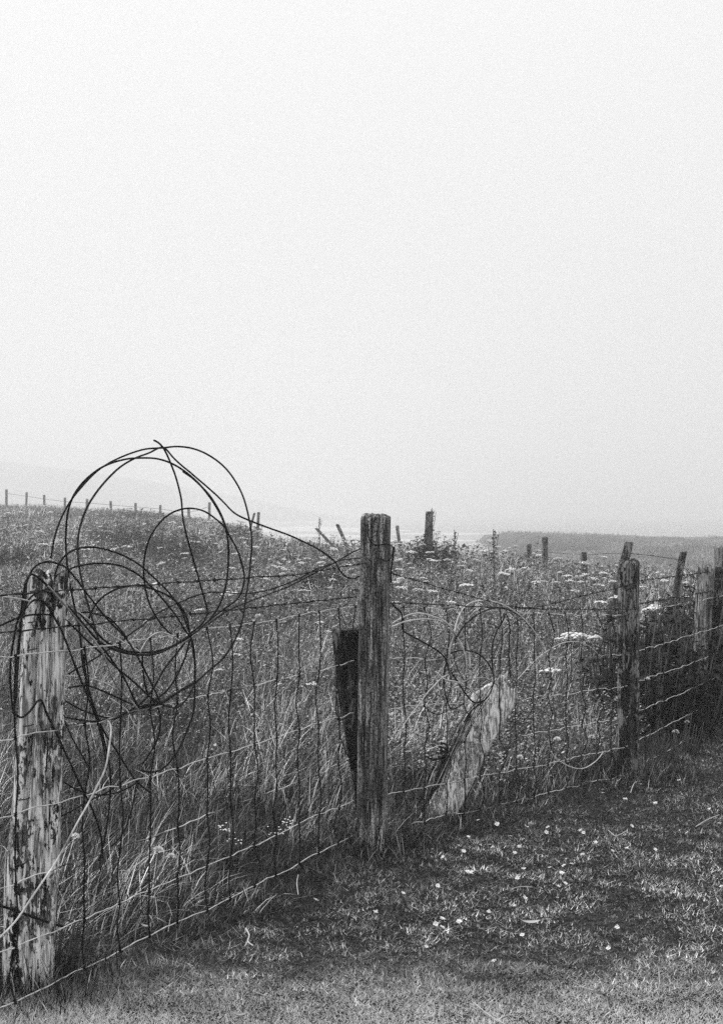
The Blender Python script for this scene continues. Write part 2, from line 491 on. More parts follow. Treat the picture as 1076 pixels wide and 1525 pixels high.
# the meadow
G = Grass()
x, y = scatter(272000, 11.5, 34, 1.2, 0.6)
d = fence_side(x, y)
cl = fbm(x * 0.9, y * 0.9, 51, 4); big = fbm(x * 0.25, y * 0.25, 53, 2)
keep = (d > 0.0) & (rng.random(len(x)) < 0.3 + 0.9 * cl)
x, y, d, cl, big = (q[keep] for q in (x, y, d, cl, big)); n = len(x)
h = (0.10 + 0.32 * rng.random(n) ** 1.4) * (0.45 + 1.0 * cl)
tone = tones(n, 1.2, 0.20) * (0.35 + 1.2 * sstep(cl, 0.3, 0.7))
G.add(*blades(x, y, ground_z(x, y) - 0.01, h, 0.005 + 0.006 * rng.random(n), rng.normal(0.3, 1.7, n), WIND + 0.7 * rng.random(n), 0.7 * rng.random(n), tone, 2))
x, y = scatter(230000, 32, 108, 1.15, 1.0)
cl = fbm(x * 0.35, y * 0.35, 61, 4)
keep = (rng.random(len(x)) < 0.3 + 0.9 * cl) & (y < np.interp(x, _XC, _YC) + 8) & ((x < 6) | (y < 40))
x, y, cl = (q[keep] for q in (x, y, cl)); n = len(x)
h = (0.22 + 0.35 * rng.random(n)) * (0.5 + 0.8 * cl)
tone = tones(n, 1.2, 0.20) * (0.35 + 1.2 * sstep(cl, 0.3, 0.7))
G.add(*blades(x, y, ground_z(x, y) - 0.02, h, 0.016 + 0.02 * rng.random(n), rng.normal(0.3, 1.4, n), WIND + 0.4 * rng.random(n), 0.4 * rng.random(n), tone, 2))
G.build('meadow_grass', 'tall rough meadow grass covering the field up to the skyline')

# heath on the far headland
G = Grass()
n = 75000
x = 5 + rng.random(n) * 80; y = 50 + rng.random(n) * 185
k = (np.abs(x / y) < 0.32) & (x > 4)
x, y = x[k], y[k]; n = len(x)
cl = 0.55 * fbm(x * 0.3, y * 0.12, 71, 4) + 0.45 * fbm(x * 0.06, y * 0.03, 73, 3)
tone = (0.03 + 0.22 * rng.random(n)) * (0.3 + 1.4 * sstep(cl, 0.4, 0.6))
G.add(*blades(x, y, ground_z(x, y) - 0.05, (0.2 + 0.75 * rng.random(n) * sstep(cl, 0.6, 0.4)), 0.09 + 0.17 * rng.random(n), rng.random(n) * 2 * PI, 0.3 + 0.4 * rng.random(n), 0.3 * rng.random(n), tone, 2))
G.build('headland_heath', 'hazy rough grass on the low headland behind the far posts')

# white-flowered ground cover, uncountable
G = Grass()
def specks(n, cx, cy, sx, sy, size, hz, t0, t1):
    x = rng.normal(cx, sx, n); y = rng.normal(cy, sy, n)
    k = (fence_side(x, y) > 0.15) & (y > cy - 1.5 * sy) & (y > 6.5 * size / 0.012 * 0.6)
    x, y = x[k], y[k]; n = len(x)
    z = ground_z(x, y) + hz * (0.25 + 0.9 * rng.random(n))
    a = rng.random(n) * PI; sz = size * (0.4 + rng.random(n)); el = 0.4 + 0.6 * rng.random(n); ti = rng.normal(0, 0.6, n)
    c, s_ = np.cos(a) * sz, np.sin(a) * sz
    P = np.stack([x, y, z], -1)
    V = np.stack([P + np.stack([c, s_, sz * ti], -1), P + np.stack([-s_ * el, c * el, 0.3 * sz], -1), P - np.stack([c, s_, sz * ti * 0.6], -1), P + np.stack([s_ * el, -c * el, 0 * sz], -1)], 1)
    F = (np.arange(n) * 4)[:, None, None] + np.array([[0, 1, 2], [0, 2, 3]])[None]
    G.add(V.reshape(-1, 3), F.reshape(-1, 3), np.repeat(t0 + (t1 - t0) * rng.random(n), 4))
specks(4160, 0.50, 8.0, 0.30, 0.6, 0.0080, 0.16, 0.35, 0.8)
specks(3520, 0.42, 9.2, 0.40, 0.7, 0.0080, 0.16, 0.35, 0.75)
specks(11200, 1.1, 9.2, 0.7, 1.1, 0.0072, 0.24, 0.2, 0.7)
specks(17600, 0.3, 13.0, 1.8, 2.4, 0.0096, 0.34, 0.15, 0.7)
specks(9600, -1.2, 10.0, 0.9, 1.8, 0.0072, 0.26, 0.15, 0.65)
specks(5600, 2.4, 14.0, 1.3, 2.4, 0.0096, 0.30, 0.15, 0.65)
specks(19200, -1, 20, 3.2, 3.6, 0.0144, 0.38, 0.15, 0.7)
specks(14400, -9, 45, 5.5, 14, 0.0320, 0.44, 0.2, 0.75)
G.build('tiny_meadow_flowers', 'tiny pale flowers scattered through the grass behind the netting', 'flowers')

G = Grass()
specks(15000, 0.6, 9.5, 1.3, 1.8, 0.016, 0.18, 0.012, 0.10)
specks(20000, -0.3, 15, 2.4, 3.2, 0.022, 0.30, 0.012, 0.12)
specks(20000, -3, 25, 4.5, 7.0, 0.035, 0.34, 0.012, 0.12)
specks(5000, -1.0, 7.5, 0.7, 1.6, 0.011, 0.10, 0.012, 0.10)
specks(14000, -12, 55, 7, 16, 0.07, 0.36, 0.012, 0.12)
G.build('meadow_leaves', 'low broad leaves mixed through the meadow behind the fence', 'leaves')

# ------------------------------------------------------------------ posts
def post_mesh(seed, w, dp, h, lean=(0, 0), na=40, nz=70, ncrack=9, depth=0.012, top='worn', taper=0.0, square=4.0, below=0.25, rot=0.0, split=None):
    R = np.random.default_rng(seed)
    th = np.arange(na) * 2 * PI / na
    zz = np.concatenate([[-below], np.linspace(-0.02, 1, nz)])
    cr = [(R.random() * 2 * PI, 0.05 + 0.09 * R.random(), depth * (0.4 + 0.9 * R.random()), R.random(), R.random(), R.normal(0, 0.12)) for _ in range(ncrack)]
    c, s_ = np.cos(th), np.sin(th)
    r0 = (np.abs(c) ** square + np.abs(s_) ** square) ** (-1 / square)
    def top_h(X, Y):
        d = 0.018 * (fbm(X * 60 + seed, Y * 60, seed, 3) - 0.5) * 2
        if top == 'jag': d = d + 0.05 * (fbm(X * 32 + seed, Y * 32 + 7, seed + 3, 2) - 0.55)
        if top == 'slope': d = d + 0.25 * X
        if split is not None:
            d = d - 0.085 * np.exp(-((X - split) / 0.006) ** 2)
        e = np.maximum(np.abs(X) / (w / 2), np.abs(Y) / (dp / 2))
        return d - 0.02 * np.clip(e - 0.72, 0, 1) ** 1.5 * 4
    rows = []
    for k, t in enumerate(zz):
        tz = max(t, 0)
        f = 1 + taper * (tz - 0.5)
        r = r0 * f * (1 + 0.09 * (fbm(th * 1.2 + seed, np.full(na, tz * 3.0), seed, 3) - 0.5) * 2)
        dx = np.zeros(na)
        for a0, wd, dpth, p0, p1, sl in cr:
            env = np.clip(1.4 - abs(tz - p0) * (1.0 + 2 * p1), 0, 1)
            a = a0 + sl * tz + 0.25 * (fbm(np.array([tz * 6 + a0]), np.array([a0]), seed)[0] - 0.5)
            dd = np.angle(np.exp(1j * (th - a)))
            dx += dpth * env * np.exp(-(dd / wd) ** 2)
        X = c * (r * w / 2 - dx); Y = s_ * (r * dp / 2 - dx)
        Z = np.full(na, t * h)
        if t > 0.8:
            Z = Z + top_h(X, Y) * ((t - 0.8) / 0.2)
        rows.append(np.stack([X, Y, Z], -1))
    last = rows[-1].copy()
    nr = 6
    for q in range(1, nr):
        f = 1 - q / nr
        X, Y = last[:, 0] * f, last[:, 1] * f
        rows.append(np.stack([X, Y, h + top_h(X, Y)], -1))
    V = np.concatenate(rows)
    V = np.vstack([V, [[0, 0, h + float(top_h(np.array([0.0]), np.array([0.0]))[0])]]])
    nrow = len(rows)
    i, j = np.meshgrid(np.arange(nrow - 1), np.arange(na), indexing='ij'); j2 = (j + 1) % na
    F4 = np.stack([i * na + j, i * na + j2, (i + 1) * na + j2, (i + 1) * na + j], -1).reshape(-1, 4)
    k = np.arange(na)
    F3 = np.stack([(nrow - 1) * na + k, (nrow - 1) * na + (k + 1) % na, np.full(na, len(V) - 1)], -1)
    ca, sa = math.cos(rot), math.sin(rot)
    X, Y = V[:, 0] * ca - V[:, 1] * sa, V[:, 0] * sa + V[:, 1] * ca
    V[:, 0], V[:, 1] = X, Y
    V[:, 0] += lean[0] * V[:, 2]; V[:, 1] += lean[1] * V[:, 2]
    return mesh_np('post', V, [F4, F3], smooth=True)

def staple(parent, x, y, z):
    P = spline([(x - 0.012, y + 0.012, z), (x - 0.012, y - 0.006, z), (x + 0.012, y - 0.006, z + 0.004), (x + 0.012, y + 0.012, z + 0.004)], 0.006)
    link('staple', tube(P, 0.0022, 5).mesh('staple'), M_WIRE_NET, parent)

# left post
o = link('fence_post', post_mesh(3, 0.138, 0.125, 1.215, (0.052, 0), 120, 190, 20, 0.022, 'jag', -0.26, 3.2, split=0.022, rot=0.12), M_WOOD_PALE,
         label='pale lichen-crusted fence post with a split top, under the big wire coil', cat='fence post', group='weathered fence posts')
o.location = (-0.985, 4.19, 0)
for zz in (1.17, 1.08, 1.0, 0.78, 0.567, 0.38): staple(o, 0.052 * zz - 0.02, -0.072, zz)
# centre post
o = link('fence_post', post_mesh(11, 0.116, 0.124, 1.385, (0.010, 0), 96, 170, 13, 0.013, 'worn', -0.03, 5.0, rot=-0.24), M_WOOD_MID,
         label='tall squared straining post where the two netting panels meet', cat='fence post', group='weathered fence posts')
o.location = (0.045, 5.93, 0)
for zz in (1.19, 1.04, 0.78): staple(o, 0.02, -0.068, zz)
# right post
o = link('fence_post', post_mesh(17, 0.112, 0.105, 1.14, (0.004, 0), 64, 110, 12, 0.013, 'jag', 0.02, 4.0, rot=-0.2, split=None), M_WOOD_RIGHT,
         label='dark rough fence post with a cleft top beside the dark leafy plants', cat='fence post', group='weathered fence posts')
o.location = (1.402, 7.5, 0)
for zz in (1.0, 0.89, 0.66): staple(o, 0.0, -0.06, zz)

def far_post(u, v, Z, w, label, lean=0.0, leany=0.0, h=None, mat=M_WOOD_FAR, seed=None, detail=(24, 30), group='weathered fence posts', top='worn'):
    X, Y, zt = at(u, v, Z)
    x0 = X
    for _ in range(3):
        g = gz(x0, Y); hh = zt - g; x0 = X - lean * hh
    g = gz(x0, Y)
    hh = zt - g
    me = post_mesh(seed or int(u * 7 + v), w, w, hh, (lean, leany), detail[0], detail[1], 5, w * 0.09, top, 0.0, 3.5, 0.2, rot=0.3 * math.sin(u))
    return link('fence_post', me, mat, label=label, cat='fence post', group=group, loc=(x0, Y, g))

far_post(1051, 842, 9.2, 0.098, 'grey smooth fence post with netting wires tied to it', 0.08, mat=M_WOOD_GREY, detail=(40, 60))
far_post(1069, 846, 9.75, 0.125, 'blackened thick fence post close behind the grey smooth post', 0.03, mat=M_WOOD_DARK, detail=(32, 40))
far_post(1075, 814, 13.0, 0.13, 'tall pale grey post rising behind the blackened post', 0.0, mat=M_WOOD_GREY)
far_post(936, 808, 15, 0.095, 'post leaning to one side directly behind the dark cleft-topped post', 0.26)
far_post(1017, 822, 16, 0.082, 'slim dark post leaning over the leafy plants', 0.20, mat=M_WOOD_RIGHT)
far_post(787, 810, 27, 0.085, 'shorter of two upright posts standing together in the meadow', 0.0)
far_post(811, 800, 26, 0.10, 'taller of two upright posts standing together in the meadow', 0.0)
far_post(868, 822, 24, 0.10, 'low post stump sunk in the meadow flowers', -0.05, mat=M_WOOD_RIGHT)
far_post(639, 762, 23, 0.118, 'stout post standing on the meadow crest against the fog', 0.05, mat=M_WOOD_RIGHT)
far_post(591, 783, 36, 0.085, 'short thin post on the crest beside the straining post', -0.12)
far_post(471, 787, 33, 0.085, 'fallen-over post leaning hard among white flowers on the crest', -0.95)
far_post(502, 781, 33, 0.085, 'half-tilted post next to the fallen-over one on the crest', -0.45)
far_post(385, 763, 43, 0.085, 'upright one of a pair of thin posts by the shore', 0.05)
far_post(379, 764, 43.5, 0.07, 'tilted one of a pair of thin posts by the shore', 0.28)
hill_posts = [(10, 728), (40, 732), (66, 736), (97, 740), (130, 742), (165, 745), (202, 748), (239, 751), (281, 756), (312, 747)]
hp = []
for k, (u, v) in enumerate(hill_posts):
    Z = 93 - k * 1.4
    far_post(u, v + 1, Z, 0.15, 'small distant post in the fence line along the hill skyline', 0.03 * math.sin(k * 2.1), detail=(10, 8), group='skyline fence posts')
    hp.append((u, v + 1, Z))

# broken, leaning post of silvered wood
def broken_post():
    R = np.random.default_rng(5)
    base = np.array(at(652, 1222, 6.55)); base[2] = -0.02
    tip = np.array(at(748, 1010, 6.68))
    ax = tip - base; Lh = np.linalg.norm(ax); ax /= Lh
    side = np.array([1.0, 0.1, 0]); side -= ax * side.dot(ax); side /= np.linalg.norm(side)
    dp = np.cross(ax, side)
    na, nz = 64, 70
    th = np.arange(na) * 2 * PI / na
    rows = []
    for t in np.concatenate([[-0.25], np.linspace(0, 1, nz)]):
        tz = max(t, 0)
        hw = np.interp(tz, [0, 0.15, 0.5, 0.75, 0.9, 1], [0.064, 0.068, 0.076, 0.088, 0.098, 0.100])
        c, s_ = np.cos(th), np.sin(th)
        r0 = (np.abs(c) ** 3.5 + np.abs(s_) ** 3.5) ** (-1 / 3.5)
        r = r0 * (1 + 0.18 * (fbm(th * 2.2, np.full(na, tz * 2.5), 91, 3) - 0.5) + 0.10 * (fbm(th * 7, np.full(na, tz * 1.2), 92, 2) - 0.5))
        X, Y = c * r * hw, s_ * r * 0.05
        zl = np.full(na, t * Lh)
        # jagged break: a splinter at the middle left, a shorter ear at the right
        brk = np.interp(X, [-0.09, -0.05, -0.02, 0.0, 0.025, 0.05, 0.075, 0.1], [-0.12, -0.06, 0.0, 0.03, -0.03, -0.035, -0.015, -0.05])
        brk = brk + 0.02 * (fbm(X * 80, Y * 80, 95, 2) - 0.5)
        zl = zl + brk * sstep(t, 0.6, 1.0)
        rows.append(base + X[:, None] * side + Y[:, None] * dp + zl[:, None] * ax)
    last = rows[-1]; cen = last.mean(0) - ax * 0.05
    for f in (0.7, 0.4): rows.append(cen + (last - cen) * f - ax * 0.01 * (1 - f))
    V = np.vstack(rows + [cen[None]])
    nr = len(rows)
    i, j = np.meshgrid(np.arange(nr - 1), np.arange(na), indexing='ij'); j2 = (j + 1) % na
    F4 = np.stack([i * na + j, i * na + j2, (i + 1) * na + j2, (i + 1) * na + j], -1).reshape(-1, 4)
    k = np.arange(na)
    F3 = np.stack([(nr - 1) * na + k, (nr - 1) * na + (k + 1) % na, np.full(na, len(V) - 1)], -1)
    V = V - base
    o = link('broken_post', mesh_np('broken_post', V, [F4, F3], smooth=True), M_WOOD_SILVER,
             label='pale broken post leaning behind the netting with a splintered top', cat='post', loc=base)
    # long splinters torn off the near edge
    for q, (a, bb, l0, l1) in enumerate([(-0.085, -0.02, 0.05, 0.62), (-0.10, -0.03, 0.0, 0.5), (-0.078, -0.04, 0.15, 0.75), (-0.115, -0.01, 0.0, 0.36)]):
        ts = np.linspace(l0, l1, 12) * Lh
        P = [side * (a + 0.01 * math.sin(t * 9 + q)) + dp * bb + ax * t for t in ts]
        rr = 0.009 * (1 - np.abs(np.linspace(-1, 1, 12)) ** 2 * 0.85)
        link('splinter', tube(np.array(P), rr, 5).mesh('splinter', True), M_WOOD_RIGHT, o)
broken_post()

# pointed stake hung upside down against the straining post
def hung_stake():
    Z = 6.0
    pts = [(937, 494, 545), (955, 495, 545), (1000, 499, 544), (1060, 507, 542), (1100, 514, 540), (1140, 521, 538), (1178, 528, 535), (1196, 530, 532)]
    vv = np.linspace(937, 1196, 60); na = 28; th = np.arange(na) * 2 * PI / na
    org = np.array(at(520, 1060, Z)); rows = []
    for v in vv:
        l = np.interp(v, [p[0] for p in pts], [p[1] for p in pts]); r = np.interp(v, [p[0] for p in pts], [p[2] for p in pts])
        c = np.array(at((l + r) / 2, v, Z)); hw = (r - l) / 2 / FPX * Z
        q = (np.abs(np.cos(th)) ** 4 + np.abs(np.sin(th)) ** 4) ** (-0.25)
        n_ = 1 + 0.10 * (fbm(th * 3, np.full(na, v * 0.012), 77, 3) - 0.5)
        P = np.stack([c[0] + np.cos(th) * q * n_ * hw, c[1] + np.sin(th) * q * n_ * min(hw, 0.055), np.full(na, c[2])], -1)
        if v < 945: P[:, 2] += 0.012 * (fbm(P[:, 0] * 70, P[:, 1] * 70, 78, 2) - 0.5) 
        rows.append(P)
    cen = rows[0].mean(0)
    rows = [cen + (rows[0] - cen) * f for f in (0.35, 0.75)] + rows
    V = np.vstack(rows + [cen[None], rows[-1].mean(0)[None]]) - org
    nr = len(rows)
    i, j = np.meshgrid(np.arange(nr - 1), np.arange(na), indexing='ij'); j2 = (j + 1) % na
    F4 = np.stack([i * na + j, (i + 1) * na + j, (i + 1) * na + j2, i * na + j2], -1).reshape(-1, 4)
    k = np.arange(na); k2 = (k + 1) % na
    F3 = np.vstack([np.stack([k, k2, np.full(na, len(V) - 2)], -1), np.stack([(nr - 1) * na + k2, (nr - 1) * na + k, np.full(na, len(V) - 1)], -1)])
    o = link('fence_stake', mesh_np('fence_stake', V, [F4, F3], smooth=True), M_WOOD_DARK,
             label='black tapering stake wired point down to the straining post', cat='stake', loc=org)
    P = spline([np.array(at(u, v, 5.93)) - org for u, v in [(536, 1055), (520, 1066), (503, 1072), (500, 1045), (503, 1030), (507, 1060), (505, 1090), (514, 1118), (522, 1132)]])
    link('tie_wire', tube(P, 0.0026, 5).mesh('tie_wire'), M_WIRE_DARK, o)
hung_stake()

# ------------------------------------------------------------------ netting and barbed wire
def wob(n, s, amp): 
    t = np.arange(n)
    return amp * (fbm(t * 0.35, np.full(n, s * 3.7), s, 3) - 0.5) * 2

def panel(P0, P1, z0, z1, label, nst, skip=(), lead=0.0, seed=0, mats=None, kinky=0.006, stay_lean=0.0, rz=0.0019):
    """stock netting between two points; z0/z1: line heights at both ends"""
    P0, P1 = np.array(P0, float), np.array(P1, float)
    R = np.random.default_rng(seed)
    root = link('wire_netting', None, label=label, cat='wire fence', group='stock netting panels', loc=(P0[0], P0[1], 0))
    nrm = np.array([P1[1] - P0[1], -(P1[0] - P0[0])]); nrm /= np.linalg.norm(nrm)
    ts = np.sort(np.clip(np.linspace(lead, 1 - lead * 0.3, nst) + R.normal(0, 0.004, nst), 0, 1))
    K = {}
    for li, (a, b_) in enumerate(zip(z0, z1)):
        n = max(70, nst * 8)
        t = np.linspace(0, 1, n)
        off = wob(n, seed * 13 + li, kinky)
        z = a + (b_ - a) * t - 0.012 * np.sin(t * PI) + wob(n, seed * 7 + li + 50, kinky * 1.5)
        # little crimps between the knots
        z = z + 0.006 * vnoise(t * nst * 0.7, t * 0 + li, seed + 60) * np.abs(np.sin((t - lead) * (nst - 1) * PI)) - 0.010 * (vnoise(t * nst * 0.45, t * 0 + 5 * li, seed + 61) - 0.5)
        P = np.stack([P0[0] + (P1[0] - P0[0]) * t + nrm[0] * off, P0[1] + (P1[1] - P0[1]) * t + nrm[1] * off, z], -1)
        for si, tt in enumerate(ts):
            K[(si, li)] = np.array([np.interp(tt, t, P[:, c]) for c in range(3)])
        P[:, :2] -= P0
        mt = mats[li] if mats else M_WIRE_GREY
        link('line_wire', tube(P, rz, 5).mesh('line_wire', True), mt, root)
    kn = MB()
    nl = len(z0)
    for si in range(nst):
        if si in skip: continue
        pts = [K[(si, li)] for li in range(nl)]
        Q = []
        for a_, b_ in zip(pts[:-1], pts[1:]):
            mid = (a_ + b_) / 2 + np.array([R.normal(0, 0.010) + stay_lean * 0.006, R.normal(0, 0.006), 0])
            Q += [a_, mid]
        Q.append(pts[-1])
        Q = np.array(Q); Q[:, :2] -= P0; Q[:, :2] += nrm * 0.004
        link('stay_wire', tube(spline(Q, 0.02), 0.0026, 5).mesh('stay_wire', True), M_WIRE_DARK, root)
        for p in pts:
            q = p.copy(); q[:2] -= P0
            T = np.linspace(-0.011, 0.011, 9); ph = T / 0.022 * 4 * PI
            tube(np.stack([q[0] + 0.0035 * np.cos(ph) + nrm[0] * 0.003, q[1] + 0.0035 * np.cos(ph) + nrm[1] * 0.003, q[2] + T * 0.6 + 0.0035 * np.sin(ph)], -1), 0.0024, 4, kn)
    link('wire_knots', kn.mesh('wire_knots'), M_WIRE_DARK, root, kind='stuff')
    return root

ZL = [1.008, 0.780, 0.567, 0.375, 0.204, 0.055]
ZR = [0.86, 0.655, 0.49, 0.33, 0.178, 0.035]
dz = M_WIRE_ZINC; gy_ = M_WIRE_MIX
LP0, LP1 = (-1.27, 3.275), (-0.022, 5.93)
panel(LP0, LP1, ZL, ZL, 'wire netting between the lichen-crusted post and the straining post', 18, seed=2, mats=[dz, gy_, dz, gy_, dz, dz], lead=0.01, kinky=0.004, skip=(5,))
RP0, RP1 = (0.105, 6.03), (1.39, 7.43)
panel(RP0, RP1, ZL, ZR, 'tangled wire netting in front of the pale broken post', 14, seed=4, mats=[gy_, gy_, dz, gy_, dz, gy_], lead=0.06, kinky=0.007, stay_lean=2.0)
FP0, FP1 = (1.45, 7.55), (2.95, 10.55)
panel(FP0, FP1, ZR, [0.86, 0.66, 0.494, 0.336, 0.19, 0.05], 'wire netting sloping past the dark leafy plants to the grey post', 15, seed=6, mats=[gy_, dz, dz, dz, dz, dz], lead=0.05, skip=(1, 3, 4, 6, 7, 9, 10, 12))

def barbed(P0, P1, z, label, seed, sp=0.11, r=0.0019, name='barbed_wire'):
    """z: list of (t, height)"""
    P0, P1 = np.array(P0, float), np.array(P1, float)
    R = np.random.default_rng(seed)
    Lg = np.linalg.norm(P1 - P0); n = max(40, int(Lg / 0.02)); t = np.linspace(0, 1, n)
    zz = np.interp(t, [q[0] for q in z], [q[1] for q in z]); k = np.ones(9) / 9
    zz = np.convolve(np.pad(zz, 4, 'edge'), k, 'valid') + wob(n, seed, 0.004)
    C = np.stack([(P1[0] - P0[0]) * t, (P1[1] - P0[1]) * t, zz], -1)
    root = link(name, None, label=label, cat='barbed wire', group='barbed wire strands', loc=(P0[0], P0[1], 0))
    for sg in (0, PI):                                # two twisted strands
        ph = np.arange(n) * 1.1 + sg
        S = C + np.stack([0 * ph, 0.0014 * np.cos(ph), 0.0014 * np.sin(ph)], -1)
        link('strand', tube(S, r * 0.8, 5).mesh('strand', True), M_WIRE_NET if sg else M_WIRE_DARK, root)
    bm = MB()
    for tt in np.arange(0.03, 1, sp / Lg):
        c = np.array([np.interp(tt, t, C[:, q]) for q in range(3)])
        dr = (P1 - P0) / Lg
        th = np.linspace(0, 4 * PI, 14)
        H = c + np.stack([dr[0] * (th - 2 * PI) * 0.0011, dr[1] * (th - 2 * PI) * 0.0011, 0 * th], -1) + 0.0035 * np.stack([-dr[1] * np.cos(th), dr[0] * np.cos(th), np.sin(th)], -1)
        tube(H, 0.0011, 4, bm)
        for _ in range(4):
            v = R.normal(0, 1, 3); v /= np.linalg.norm(v)
            tube(np.array([c - v * 0.002, c + v * 0.008, c + v * 0.015]), np.array([0.0013, 0.0011, 0.0003]), 4, bm)
    link('barbs', bm.mesh('barbs'), M_WIRE_DARK, root, kind='stuff')

barbed((-1.27, 3.275), (0.02, 5.88), [(0, 1.175), (0.4, 1.172), (0.8, 1.165), (1, 1.19)], 'upper barbed strand between the lichen-crusted post and the straining post', 1)
barbed((-1.27, 3.275), (-0.02, 5.90), [(0, 1.08), (0.5, 1.06), (1, 1.048)], 'lower barbed strand between the lichen-crusted post and the straining post', 2)
barbed((0.10, 5.98), (1.39, 7.43), [(0, 1.15), (0.30, 1.02), (0.50, 0.945), (0.58, 0.945), (0.8, 0.985), (1, 1.015)], 'slack barbed strand dipping between the straining post and the cleft-topped post', 3)
barbed((0.10, 5.98), (1.39, 7.43), [(0, 1.02), (0.5, 0.945), (1, 0.89)], 'lower barbed strand above the pale broken post', 4)
barbed((1.43, 7.55), (2.95, 10.55), [(0, 1.03), (1, 1.0)], 'upper barbed strand running over the dark leafy plants', 5)
barbed((1.43, 7.55), (2.95, 10.55), [(0, 0.905), (0.5, 0.89), (1, 0.88)], 'lower barbed strand running over the dark leafy plants', 6)
# distant strand
def px_wire(pts, Zs, r, mat=None, parent=None, name='wire_loop', step=0.014, org=(0, 0, 0), sides=6):
    Zs = np.interp(np.linspace(0, 1, len(pts)), np.linspace(0, 1, len(Zs)), Zs) if len(Zs) != len(pts) else Zs
    P = np.array([at(u, v, z) for (u, v), z in zip(pts, Zs)]) - np.array(org)
    S = spline(P, step)
    if step < 0.05 and len(S) > 8:
        q = np.arange(len(S)) * step * 9
        S = S + 0.0035 * np.stack([fbm(q, q * 0 + k * 7.3 + len(S), 200 + k, 2) - 0.5 for k in range(3)], -1)
    return link(name, tube(S, r, sides).mesh(name, True), mat, parent)
for lab, pts, Zs in [('thin wire strung between the far meadow posts and the leaning post', [(811, 822), (868, 826), (930, 824), (1016, 834)], [26, 24, 15.2, 16]),
                     ('thin wire running from the slim leaning post past the tall pale post', [(1016, 846), (1040, 852), (1076, 850)], [16, 14.5, 12.9])]:
    o = px_wire(pts, Zs, 0.004, M_WIRE_NET, None, 'fence_wire', 0.2)
    o['label'] = lab; o['category'] = 'wire'
o = px_wire([(u, v + 6) for u, v, Z in hp], [Z for u, v, Z in hp], 0.012, M_WIRE_NET, None, 'fence_wire', 2.0)
o['label'] = 'faint wire linking the small posts along the hill skyline'; o['category'] = 'wire'

# ------------------------------------------------------------------ the big coil on the left post
def zf(u): return 2.8096 / (0.47 - (u - CU) / FPX)       # distance of the fence plane at a pixel column
coil_org = (-0.92, 4.2, 1.18)
coil = link('wire_coil', None, label='large tangled coil of dark wire hung over the lichen-crusted post', cat='wire coil', loc=coil_org)
def loop(pts, d0=0.0, d1=0.0, amp=0.0, ph=0.0, r=0.0036, mat=M_WIRE_DARK, name='wire_loop', parent=None, org=coil_org, plane=zf):
    n = len(pts)
    Zs = []
    for k, (u, v) in enumerate(pts):
        t = k / (n - 1)
        Zs.append(plane(min(max(u, -20), 420)) * 0.55 + 4.55 * 0.45 + d0 + (d1 - d0) * t + amp * math.sin(ph + t * 2 * PI) if plane is zf else plane(u) + d0 + (d1 - d0) * t + amp * math.sin(ph + t * 2 * PI))
    return px_wire(pts, Zs, r * 0.87, mat, parent or coil, name, 0.012, org)

loop([(229, 656), (235, 659), (243, 667), (252, 684), (262, 710), (269, 740), (273, 775), (284, 820), (296, 862), (306, 900), (308, 914), (300, 930), (284, 943)], -0.05, 0.0)
loop([(76, 832), (80, 806), (88, 780), (102, 752), (122, 725), (150, 698), (180, 681), (212, 670), (243, 667), (266, 665), (292, 669), (320, 683), (345, 708), (362, 740), (371, 775), (375, 812), (372, 850), (366, 890), (361, 922), (351, 950), (334, 979), (310, 1000), (288, 1018), (262, 1033), (242, 1046), (215, 1050)], 0.12, 0.02, 0.06)
loop([(132, 1040), (124, 990), (119, 940), (111, 903), (103, 865), (99, 830), (98, 795), (102, 762), (112, 735), (130, 712), (155, 694), (185, 684), (210, 682), (236, 684), (261, 693), (285, 710), (305, 730), (323, 756), (335, 782), (340, 810), (340, 838), (337, 868), (329, 897), (316, 918), (302, 934), (278, 951), (248, 966), (214, 975), (185, 971), (160, 962)], -0.02, 0.04, 0.08, 1.0, 0.0038)
loop([(150, 962), (138, 925), (127, 885), (119, 850), (116, 815), (120, 785), (130, 756), (150, 725), (175, 699), (200, 683), (221, 675), (243, 667), (262, 685), (300, 718), (330, 745), (352, 766), (386, 781), (430, 797), (470, 816), (496, 834), (505, 848), (514, 858), (526, 862), (537, 859), (538, 880), (538, 910)], -0.06, 1.28, 0.04, 0.0, 0.0042)
loop([(272, 702), (290, 715), (312, 738), (329, 766), (340, 795), (351, 815), (360, 840), (364, 864), (356, 889), (335, 906), (310, 925), (290, 942), (256, 962), (225, 971), (190, 970), (160, 957), (140, 938), (118, 912)], 0.03, -0.04, 0.05, 2.0)
loop([(262, 948), (250, 940), (235, 922), (223, 900), (216, 872), (214, 845), (217, 818), (226, 795), (241, 775), (260, 762), (281, 757), (302, 761), (321, 773), (335, 786), (339, 802), (341, 825)], 0.08, 0.02, 0.05)
loop([(81, 872), (83, 852), (93, 832), (110, 819), (131, 815), (152, 817), (181, 826), (208, 841), (231, 862), (253, 884), (269, 908), (279, 935), (284, 948), (288, 980)], 0.0, 0.02, 0.06, 3.0)
loop([(74, 870), (84, 858), (98, 850), (120, 842), (150, 839), (180, 843), (204, 855), (223, 872), (243, 893), (263, 918), (277, 940), (287, 955), (291, 990), (290, 1018), (288, 1060), (280, 1084), (269, 1111), (254, 1134), (239, 1147), (224, 1150), (210, 1147)], -0.08, 0.06, 0.05, 1.0)
loop([(24, 1040), (26, 1000), (29, 960), (32, 925), (37, 890), (40, 868), (50, 846), (69, 837), (87, 840), (100, 847), (114, 864), (131, 886), (150, 910), (170, 932), (189, 952), (205, 978), (219, 1005), (235, 1037), (240, 1050)], -0.26, -0.02, 0.03, 0.0, 0.0036)
